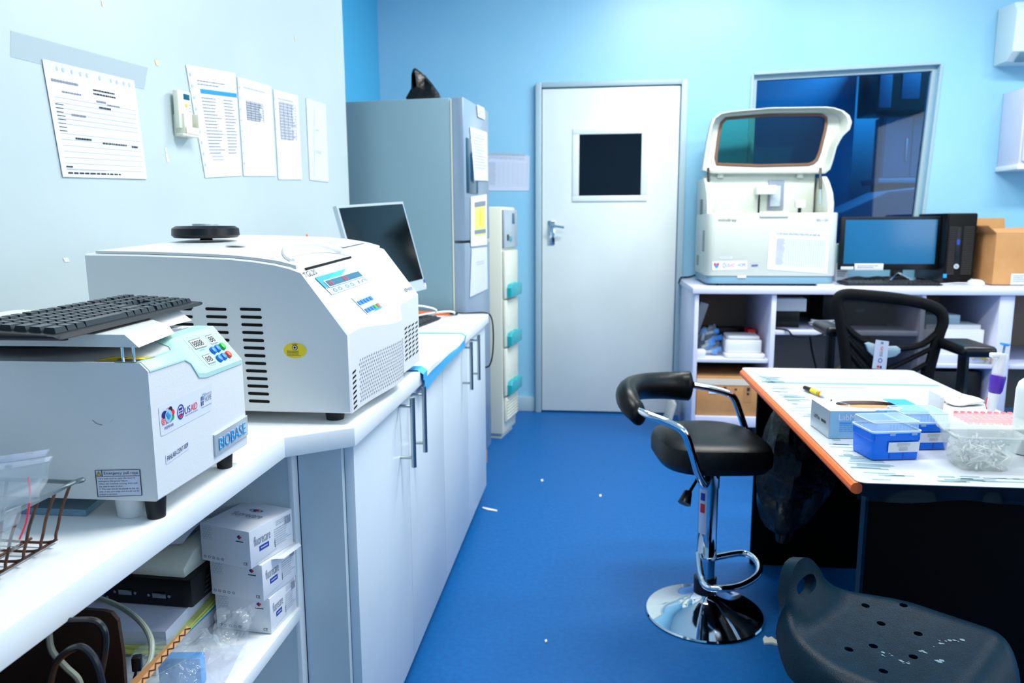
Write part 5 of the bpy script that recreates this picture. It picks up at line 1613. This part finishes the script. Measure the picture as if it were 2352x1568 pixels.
p = Patch(m, V((0, GD, GH)), V((0, 0, GH)), V((0, 0, 0)), V((0, GD, 0)), .0005); p.rect(0, 0, 1, 1, silver, 1); p.text('LabMate', .18, .42, .5, .58, ink_d, 2); p.lines(.58, .46, .85, .6, 1, ink_d, 3, .7)
part('carton', m, gb, local=True)
m = MB()
p = Patch(m, V((0, GD, GH)), V((GW, GD, GH)), V((GW, 0, GH)), V((0, 0, GH)), .0006)
p.poly([(.75, .0), (1, 0), (1, 1), (.45, 1), (.55, .80), (.8, .78)], sky_i, 1); p.line([(.1, .1), (.2, .05), (.17, .2), (.12, .15)], .02, ink_d, 1); p.line([(.22, .2), (.3, .5), (.25, .7)], .012, ocean, 1); p.rect(.5, .86, .72, .96, paper, 2)
part('top_print', m, gb, local=True)
m = MB(); m.bx(.006, GW-.006, .006, GD-.006, .004, .056, brd_m); part('brown_filling', m, gb, local=True)
m = MB(); f = lambda u, v: V((GW*(.18+.64*u), GD*(.25+.58*v), GH-.010+.007*math.sin(PI*v)*math.sin(PI*u))); m.grid(f, 10, 6, brd_m); part('cardboard_tab', m, gb, local=True)


def tip_box(loc, rz, label):
    t = thing('pipette_tip_box', label, 'tip box', loc, rz, 'blue pipette tip boxes on the desk')
    W_, D_, H_ = .112, .088, .060
    m = MB(); rings = []
    for z, k in ((.0005, .95), (.02, .965), (.042, .975), (.044, 1.0), (H_, 1.0)):
        rings.append([(W_/2+(x-W_/2)*k, D_/2+(y-D_/2)*k, z) for x, y in rrect(0, 0, W_, D_, .007, 3)])
    m.loft(rings, bluebox_m); part('base', m, t, local=True)
    m = MB()
    for x in (.04, .072):
        m.bx(x, x+.003, .0015, .004, .003, .04, bluebox_d)
    m.bx(.004, W_-.004, .0002, .002, .0445, .052, bluebox_d); part('ribs', m, t, local=True)
    m = MB(); rr = rrect(-.001, -.001, W_+.001, D_+.001, .008, 3); ri = rrect(.003, .003, W_-.003, D_-.003, .007, 3)
    m.loft([[(x, y, H_+.0005) for x, y in rr], [(x, y, H_+.004) for x, y in rr], [(x, y, H_+.005) for x, y in ri], [(x, y, H_+.022) for x, y in ri], [(W_/2+(x-W_/2)*.96, D_/2+(y-D_/2)*.96, H_+.025) for x, y in ri]], lid_m)
    li = part('lid', m, t, local=True)
    m = MB()
    for k in range(9):
        m.bx(.040+.0075*k, .0425+.0075*k, .0012, .0028, H_+.006, H_+.02, lid_m)
    for x in (.044, .094):
        m.bx(x-.006, x+.006, -.003, -.0012, H_-.004, H_+.003, lid_m)
    part('lid_clip', m, li, local=True)
    m = MB(); m.tube([(x, y, H_+.0045) for x, y in rr], .0011, white_pl, 6, closed=True); m.tube([(x, y, H_+.024) for x, y in ri], .0009, white_pl, 6, closed=True); part('lid_rim', m, li, local=True)
    m = MB(); p = m.patch(V((.036, -.0002, .041)), V((.108, -.0002, .041)), V((.106, -.0002, .018)), V((.036, .0006, .018)), .0022); p.rect(0, 0, 1, 1, paper); p.lines(.25, .1, .8, .45, 3, ink, 5, .35); p.lines(.33, .5, .72, .9, 3, ink, 6, .35); part('label', m, t, local=True)
    return t


tip_box((*desk(2001, 1060).xy, TZ), R(11), 'blue pipette tip box with clear lid nearest the desk corner')
tip_box((*desk(2072, 1036).xy, TZ), R(9), 'second blue pipette tip box, between the glove box and the clear tub')

TB = 'clear plastic tubs of pipette tips on the desk'


def tub(cx, cy, label):
    t = thing('clear_tub', label, 'tub', (cx, cy, TZ), 0, TB)
    m = MB(); ou = []; inn = []
    for z, w, d_ in ((.0005, .090, .075), (.012, .105, .088), (.05, .122, .102), (.075, .132, .11)):
        ou.append([(x, y, z) for x, y in rrect(-w/2, -d_/2, w/2, d_/2, .02, 4)])
        inn.append([(x, y, max(z, .003)) for x, y in rrect(-w/2+.002, -d_/2+.002, w/2-.002, d_/2-.002, .02, 4)])
    m.loft(ou+inn[::-1], tub_m); part('body', m, t, local=True)
    m = MB(); m.tube([(x, y, .0762) for x, y in rrect(-.069, -.058, .069, .058, .02, 4)], .003, tub_m, 6, closed=True); part('rim', m, t, local=True)
    rnd = random.Random(int(cx*1000))
    m = MB()
    for k in range(150):
        c_ = V(((rnd.random()-.5)*.085, (rnd.random()-.5)*.07, .008+.045*rnd.random())); d_ = V((rnd.random()-.5, rnd.random()-.5, (rnd.random()-.5)*.7)).normalized()
        m.tube([c_-d_*.014, c_+d_*.014], [.0028, .001], tip_m, 5)
    o = part('loose_tips', m, t, local=True); o['kind'] = 'stuff'
    return t


tub(.822, 1.655, 'clear tub of loose tips on the desk, right of the blue tip boxes')
tub(.995, 1.665, 'clear tub of loose tips cut by the right edge of the picture')
z_ = TZ+.081
A = [on(x, y, 'z', z_) for x, y in ((2132, 949), (2400, 951), (2420, 989), (2167, 987))]
A[2].x = min(A[2].x, 1.10); A[1].x = min(A[1].x, 1.12)
m = MB(); c_ = sum(A, V())/4
m.loft([A, [p+V((0, 0, .003)) for p in A], [c_+(p-c_)*.93+V((0, 0, .003)) for p in A], [c_+(p-c_)*.93+V((0, 0, .0015)) for p in A], ], tub_m, cap=True)
single('acrylic_sheet', m, 'wide clear plastic sheet lying across the clear tubs', 'sheet')
wr = thing('tip_rack', 'white rack with pink-red tips behind the clear tubs on the desk', 'rack', (.97, 1.90, TZ))
m = MB(); m.bx(.875, 1.07, 1.82, 1.92, TZ, TZ+.045, white_pl, .003); part('body', m, wr)
m = MB()
for i in range(12):
    for j in range(5):
        m.cyl((.886+.0155*i, 1.832+.018*j, TZ+.0455), (.886+.0155*i, 1.832+.018*j, TZ+.058), .0065, .0055, pink_pl, 8)
o = part('pink_tips', m, wr)
m = MB(); q = [desk(x, y, TZ+.1) for x, y in ((2175, 918), (2218, 934), (2220, 955), (2174, 940))]
m.prism(rrect(1.93, TZ+.046, 2.0, TZ+.090, .006, 3), .86, .868, white_pl, 'x', .001); p = m.patch(V((.868, 1.935, TZ+.07)), V((.868, 1.955, TZ+.07)), V((.868, 1.955, TZ+.055)), V((.868, 1.935, TZ+.055)), .001); p.ring(.4, .5, .3, .4, .3, ink, 1, 12); part('open_lid', m, wr)
m = MB(); m.bx(.86, .94, 1.926, 2.0, TZ, TZ+.0455, white_pl, .003); single('white_block', m, 'white plastic block behind the pink tip rack', 'block')
# pipette
B = on(2274, 950, 'y', 2.05); T = on(2309, 788, 'y', 2.05); B.z = max(B.z, TZ+.002)
ax = (T-B); L_ = ax.length
pp = thing('pipette', 'purple-gripped pipette with blue plunger button standing on the desk', 'pipette', B)
sec = lambda t: B+ax*t
m = MB(); m.tube([sec(0), sec(.10), sec(.30)], [.007, .011, .014], white_pl, 14); part('tip_cone', m, pp)
m = MB(); m.tube([sec(.30), sec(.34), sec(.52), sec(.55)], [.014, .017, .0185, .017], purple, 16); part('grip', m, pp)
m = MB(); m.tube([sec(.55), sec(.6), sec(.82), sec(.86)], [.016, .0165, .015, .012], tip_m, 14); m.tube([sec(.56), sec(.80)], [.009, .009], white_pl, 10); part('barrel', m, pp)
m = MB(); m.box(sec(.83)+V((-.012, 0, 0)), (.035, .02, .012), white_pl2, bev=.003); part('finger_hook', m, pp)
m = MB(); m.tube([sec(.86), sec(.98)], [.003, .003], grey_base, 8); part('plunger', m, pp)
m = MB(); m.tube([sec(.965), sec(.98), sec(1.0)], [.008, .012, .011], blue_pl, 14); part('button', m, pp)
m = MB(); m.tube(cr([sec(.07)+V((-.012, -.002, 0)), sec(.15)+V((-.018, -.004, 0)), sec(.24)+V((-.016, -.002, 0))], 5), .0012, red_i, 6); part('red_stripe', m, pp)
# bottle at the right edge
bo = thing('reagent_bottle', 'white screw-cap bottle with yellow marks at the right edge of the desk', 'bottle', (.978, 1.762, TZ))
zt_ = on(2345, 838, 'y', 1.762).z
h_ = zt_-TZ
m = MB(); m.lathe([(.030, 0), (.032, .004), (.032, h_*.72), (.028, h_*.80), (.016, h_*.86), (.014, h_*.88)], (.978, 1.762, TZ), white_pl2, 28); part('body', m, bo)
m = MB(); m.lathe([(.017, h_*.881), (.018, h_*.89), (.018, h_*.985), (.015, h_)], (.978, 1.762, TZ), white_pl2, 20); m.lathe([(.0186, h_*.9), (.0186, h_*.93)], (.978, 1.762, TZ), yellow, 20); part('cap', m, bo)
m = MB(); p = m.patch(V((.953, 1.732, TZ+h_*.45)), V((.973, 1.729, TZ+h_*.45)), V((.973, 1.729, TZ+h_*.2)), V((.953, 1.732, TZ+h_*.2)), .003); p.lines(.1, .15, .9, .4, 2, navy_i, 3, .5); p.rect(.2, .6, .8, .85, yellow, 1); part('label', m, bo)
# vial with black base
vl = thing('dropper_vial', 'small white vial on a black base between the two clear tubs', 'vial', (.905, 1.73, TZ))
m = MB(); m.lathe([(.012, 0), (.012, .006), (.004, .012)], (.905, 1.73, TZ), black_pl, 16); part('base', m, vl)
m = MB(); m.lathe([(.009, .0122), (.009, .05), (.006, .055)], (.905, 1.73, TZ), tip_m, 16); part('tube', m, vl)
# gloves
GL = 'used latex gloves on the desk'


def glove(cx, cy, sx, sy, h, seed, label):
    ph2 = [random.Random(seed+k).random()*6 for k in range(8)]
    m = MB(); rings = []
    for t, k in ((0, .6), (.15, .95), (.4, 1), (.7, .75), (.9, .4), (1, .1)):
        rings.append([(cx+sx*k*math.cos(a)*(1+.25*math.sin(3*a+ph2[0])+.12*math.sin(7*a+ph2[1])), cy+sy*k*math.sin(a)*(1+.2*math.sin(4*a+ph2[2])), TZ+h*t*(1+.35*math.sin(2*a+ph2[3])*(t > 0))) for a in [2*PI*i/30 for i in range(30)]])
    m.loft(rings, rubber_glove); return single('latex_glove', m, label, 'glove', group=GL)


glove(.97, 2.11, .075, .04, .014, 3, 'flat crumpled latex glove behind the second tip box')
glove(1.05, 2.24, .05, .04, .022, 8, 'bunched latex glove nearest the pipette')

# -------------------------------------------------------------- bar stool
SX, SY = .365, 2.325
bs = thing('bar_stool', 'chrome bar stool with black padded seat and curved back beside the desk', 'stool', (SX, SY, 0))
m = MB(); m.lathe([(.03, .0005), (.182, .0005), (.187, .004), (.184, .009), (.15, .016), (.09, .034), (.05, .055), (.038, .066), (.034, .075)], (SX, SY, 0), chrome, 64); part('base', m, bs)
m = MB(); m.lathe([(.036, .0755), (.036, .125), (.033, .128)], (SX, SY, 0), black_pl, 28); part('collar', m, bs)
m = MB(); m.lathe([(.0285, .1285), (.0285, .52)], (SX, SY, 0), chrome, 32); part('column', m, bs)
m = MB(); m.lathe([(.0335, .19), (.0335, .205), (.031, .21), (.031, .425), (.0335, .43), (.0335, .505)], (SX, SY, 0), chrome, 32)
a_ = PI*1.12
part('sleeve', m, bs)
m = MB(); vs = []; N_ = 8
m.grid(lambda u, v: V((SX+.0316*math.cos(R(205+50*u)), SY+.0316*math.sin(R(205+50*u)), .28+.16*v)), 8, 6, paper_l)
m.grid(lambda u, v: V((SX+.0319*math.cos(R(215+30*u)), SY+.0319*math.sin(R(215+30*u)), .35+.03*v)), 8, 2, red_i)
m.grid(lambda u, v: V((SX+.0319*math.cos(R(215+30*u)), SY+.0319*math.sin(R(215+30*u)), .39+.025*v)), 8, 2, blue_i)
part('logo_sticker', m, bs, label='white sticker with a red and blue mark')
fz = .19
ft_ = [on(x, y, 'z', fz) for x, y in ((1614, 1296), (1611, 1325), (1630, 1349), (1690, 1348), (1735, 1325), (1744, 1300), (1728, 1278), (1700, 1270), (1640, 1282))]
ft_[0] = V((SX-.028, SY-.02, fz+.02)); ft_[-1] = V((SX+.03, SY+.01, fz-.002))
m = MB(); m.tube(cr(ft_, 8), .0105, chrome, 12); part('footrest', m, bs)
m = MB(); rings = []
for s, z, px in ((.55, .512, 2.6), (.92, .518, 2.8), (1.0, .540, 3), (1.0, .575, 3), (.965, .592, 3), (.88, .602, 3), (.6, .606, 2.8), (.25, .605, 2.4)):
    ring = []
    for k in range(48):
        a = 2*PI*k/48; ca, sa = math.cos(a), math.sin(a); f_ = (abs(ca)**px+abs(sa)**px)**(-1/px)
        x, y = .175*s*f_*ca, .175*s*f_*sa; ro_ = R(8)
        dip = .016*max(0, x/.175)**2
        ring.append(V((SX+.0+x*math.cos(ro_)-y*math.sin(ro_), SY+x*math.sin(ro_)+y*math.cos(ro_), z-dip)))
    rings.append(ring)
m.loft(rings, blk_leather); part('seat', m, bs)
m = MB(); m.bx(SX-.09, SX+.09, SY-.07, SY+.07, .5055, .5118, black_pl, .002); part('seat_plate', m, bs)
na = [on(x, y, 'y', d) for x, y, d in ((1452, 938, 2.17), (1490, 953, 2.13), (1545, 975, 2.115), (1572, 995, 2.11), (1588, 1035, 2.115), (1603, 1085, 2.14), (1620, 1112, 2.19))]+[V((SX-.01, SY-.06, .508))]
fa_ = [on(x, y, 'y', d) for x, y, d in ((1592, 884, 2.50), (1630, 891, 2.52), (1672, 903, 2.53), (1688, 918, 2.535), (1700, 950, 2.535), (1712, 985, 2.53), (1722, 1010, 2.50))]+[V((SX+.05, SY+.08, .508))]
m = MB(); m.tube(cr(na, 8), .0115, chrome, 12); part('arm_tube', m, bs)
m = MB(); m.tube(cr(fa_, 8), .0115, chrome, 12); part('arm_tube', m, bs)
cp = cr([on(x, y, 'y', d) for x, y, d in ((1476, 960, 2.15), (1446, 925, 2.19), (1442, 900, 2.28), (1470, 888, 2.40), (1520, 885, 2.48), (1560, 886, 2.51), (1592, 886, 2.51))], 8)
m = MB(); rings = []
for i, c_ in enumerate(cp):
    t = (cp[min(i+1, len(cp)-1)]-cp[max(i-1, 0)]); t.z = 0; t.normalize(); o_ = V((-t.y, t.x, 0))
    e = min(1, (min(i, len(cp)-1-i)+.35)/3.0)**.5
    hh = (.034+.018*i/len(cp))*e; ww = .034*e
    rings.append([c_+o_*ww*math.cos(a)+V((0, 0, hh*math.sin(a))) for a in [2*PI*k/16 for k in range(16)]])
m.loft(rings, blk_leather); part('backrest', m, bs)
m = MB(); a, b = on(1597, 1108, 'y', 2.27), on(1577, 1140, 'y', 2.20)
m.tube([V((SX-.02, SY-.02, .504)), a, b], [.005, .005, .006], black_pl, 8); m.tube([b+V((.006, .01, .012)), b+V((-.008, -.012, -.018))], [.012, .02], black_pl, 12); part('lift_lever', m, bs)

# -------------------------------------------- moulded seat in the foreground
fs = thing('moulded_stool', 'black moulded plastic stool seat with grip slot and round holes, in front of the desk', 'stool', (.47, 1.14, 0))
E1 = V((.76, -.65, 0)).normalized(); E2 = V((.65, .76, 0)).normalized(); C0 = V((.345, 1.275, 0))
ZS = .575
SLEN = .375


def half(u):
    return .080+.094*(3*(u/.55)**2-2*(u/.55)**3) if u < .55 else .174 if u < .8 else .174*(1-((u-.8)/.2)**2.6*.55)


def seatf(u, v):
    w = half(u); v2 = 2*v-1
    lipc = max(0, 1-u/.34)
    t_u = max(0, 1-u/.36)
    hu = u+.145*t_u**1.8
    p = C0+E1*(SLEN*(hu-.145)-.004*lipc**2)+E2*(w*v2+.022)
    z = ZS+.090*lipc**1.75*(1-.92*abs(v2)**2.4)-.012*math.sin(PI*min(1, max(0, (u-.2)/.8)))*(1-v2*v2)
    z -= .038*max(0, (abs(v2)-.78)/.22)**2*(1 if v2 < 0 else .45)*(1-.8*lipc)
    z -= .05*max(0, (u-.86)/.14)**2
    p.z = z
    # the lip bows: its ends bend back towards the seat
    p += E1*(.018*lipc*v2*v2)
    return p


NU, NV = 60, 48
m = MB(); m.grid(seatf, NU, NV, seat_pl)
me = m.mesh('seat_tmp')
so = bpy.data.objects.new('seat_tmp', me); C.objects.link(so)
md = so.modifiers.new('s', 'SOLIDIFY'); md.thickness = .023; md.offset = 0
md = so.modifiers.new('b', 'BEVEL'); md.width = .0105; md.segments = 3; md.limit_method = 'ANGLE'; md.angle_limit = R(50)
cut = MB()
for x, y in ((1987, 1405), (2074, 1405), (2023, 1441), (2108, 1464), (2005, 1491), (1949, 1502), (2097, 1516), (2028, 1553)):
    q = on(x, y, 'z', ZS-.006); cut.cyl(q+V((0, 0, -.05)), q+V((0, 0, .05)), .0068, .0068, black_pl, 20)
hc = seatf(.105, .47); tu = (seatf(.135, .47)-seatf(.075, .47)).normalized(); tv = (seatf(.105, .49)-seatf(.105, .45)).normalized(); hn = tu.cross(tv).normalized()
cut.loft([[hc+tv*(x*.034)+tu*(y*.0140)+hn*h for x, y in [(math.copysign(abs(math.cos(a))**.8, math.cos(a)), math.copysign(abs(math.sin(a))**.8, math.sin(a))) for a in [2*PI*k/28 for k in range(28)]]] for h in (-.06, .06)], black_pl)
co = bpy.data.objects.new('cut_tmp', cut.mesh('cut_tmp')); C.objects.link(co)
md = so.modifiers.new('c', 'BOOLEAN'); md.object = co; md.operation = 'DIFFERENCE'; md.solver = 'EXACT'
dg = bpy.context.evaluated_depsgraph_get()
me2 = bpy.data.meshes.new_from_object(so.evaluated_get(dg)); me2.name = 'seat'
bpy.data.objects.remove(so); bpy.data.objects.remove(co)
me2.transform(ROOT[fs].inverted())
while len(me2.materials) > 1:
    me2.materials.pop()
for pl in me2.polygons:
    pl.use_smooth = True; pl.material_index = 0
bm = bmesh.new(); bm.from_mesh(me2)
for e in bm.edges:
    if len(e.link_faces) == 2 and e.calc_face_angle(0) > .9:
        e.smooth = False
bm.to_mesh(me2); bm.free()
o = bpy.data.objects.new('seat', me2); C.objects.link(o); o.parent = fs; ROOT[o] = ROOT[fs]
# scuffs of pale paint on the seat
scuff_m = mat('pale_scuff', '#5d7886', .8)
rnd = random.Random(9)
for x, y, n, sp in ((2165, 1505, 8, 22), (2205, 1500, 6, 14), (2040, 1525, 4, 12), (2120, 1520, 3, 8), (2080, 1545, 4, 12), (2160, 1545, 4, 14)):
    m = MB()
    for k in range(n):
        q = on(x+(rnd.random()-.5)*2*sp, y+(rnd.random()-.5)*sp*.8, 'z', ZS-.004)
        # drop onto the surface
        loc = q-C0; u = loc.dot(E1)/SLEN+.12; w = half(min(.99, max(.02, u))); v = (loc.dot(E2)/w+1)/2
        if not (.3 < u < .97 and .08 < v < .92):
            continue
        c_ = seatf(u, v); c_.z += .0121; s = .0015+.0035*rnd.random(); a0 = rnd.random()*6
        pu = (seatf(u+.01, v)-seatf(u, v)).normalized(); pv = (seatf(u, v+.01)-seatf(u, v)).normalized()
        m.add([c_+pu*s*math.cos(a0+t)*(.5+rnd.random())+pv*s*.6*math.sin(a0+t)*(.5+rnd.random()) for t in (0, 1.2, 2.5, 3.8, 5)], [[0, 1, 2, 3, 4]], scuff_m)
    if m.vs:
        part('paint_scuff', m, fs)
cs = C0+E1*.19
m = MB(); m.cyl((cs.x, cs.y, .555), (cs.x, cs.y, .525), .09, .06, black_pl, 24); m.cyl((cs.x, cs.y, .525), (cs.x, cs.y, .10), .025, .025, black_pl, 18); part('column', m, fs)
for k in range(5):
    a = 2*PI*k/5+.5; e = V((cs.x+.24*math.cos(a), cs.y+.24*math.sin(a), .045))
    m = MB(); m.tube([(cs.x, cs.y, .10), e], [.026, .016], black_pl, 10); m.cyl(e+V((0, 0, -.0445)), e, .02, .016, black_pl, 12); part('base_leg', m, fs)

# -------------------------------------------------------- litter on the floor
DB = 'white scraps on the blue floor'


def scrap(pts, label, h=.003):
    q = [on(x, y, 'z', .0008) for x, y in pts]
    m = MB(); m.loft([q, [p+V((0, 0, h)) for p in q]], debris_m); single('scrap', m, label, 'scrap', group=DB)


scrap(((1752, 1470), (1757, 1463), (1764, 1468), (1772, 1465), (1782, 1473), (1800, 1470), (1812, 1477), (1808, 1485), (1795, 1486), (1786, 1482), (1772, 1479), (1755, 1480)), 'torn white scrap on the floor beside the moulded stool', .006)
scrap(((1108, 1165), (1124, 1168), (1142, 1172), (1142, 1175), (1122, 1172), (1109, 1168)), 'thin white sliver on the floor beside the cabinets')
scrap(((1376, 1137), (1381, 1136), (1382, 1140), (1377, 1141)), 'tiny white crumb in the middle of the floor')
scrap(((1242, 1102), (1247, 1101), (1248, 1105), (1243, 1106)), 'tiny white crumb on the floor toward the door')
scrap(((1251, 1471), (1256, 1469), (1257, 1474), (1252, 1476)), 'tiny white crumb on the near part of the floor')
m = MB(); q = [on(x, y, 'z', .0) for x, y in ((1568, 960), (1590, 985))]
m.box((.47, 4.62, .09), (.02, .25, .17), debris_m, bev=.002, M=Matrix.Rotation(.25, 4, 'Y')); single('leaning_offcut', m, 'pale board offcut leaning between door and back counter', 'board')
# ================================================================= LIGHT


def area(name, loc, rot, sx, sy, power, col):
    l = bpy.data.lights.new(name, 'AREA'); l.shape = 'RECTANGLE'; l.size = sx; l.size_y = sy; l.energy = power; l.color = col
    o = bpy.data.objects.new(name, l); C.objects.link(o); o.location = loc; o.rotation_euler = rot; return o


area('ceiling_lamp', (.75, 3.45, 2.97), (0, 0, 0), 1.2, .3, 74, (1, 1, .94))
area('ceiling_lamp', (.35, 1.5, 2.97), (0, 0, 0), 1.2, .3, 66, (1, 1, .94))
area('ceiling_lamp', (2.3, 3.1, 2.97), (0, 0, 0), 1.2, .3, 50, (1, 1, .94))
area('daylight_fill', (3.45, 1.2, 1.7), (0, R(90), 0), 1.4, 2.4, 30, (1, 1, .94))  # unseen soft light added at the right wall, no window built there
area('daylight_fill', (2.1, -1.72, 1.75), (R(90), 0, 0), 1.6, 1.2, 16, (1, 1, .96))  # added fill behind the camera, no real window; lifts surfaces facing the camera
area('far_room_fill', (2.6, 6.0, 2.95), (0, 0, 0), .6, .6, 110, (.9, .97, 1))  # unseen fill added to brighten the room behind the pane
w = bpy.data.worlds.new('world'); bpy.context.scene.world = w; w.use_nodes = True
w.node_tree.nodes['Background'].inputs[0].default_value = (.7, .85, 1, 1); w.node_tree.nodes['Background'].inputs[1].default_value = .3
vs_ = bpy.context.scene.view_settings
vs_.view_transform = 'Standard'; vs_.look = 'None'; vs_.gamma = 1; vs_.use_curve_mapping = False
vs_.exposure = -.08
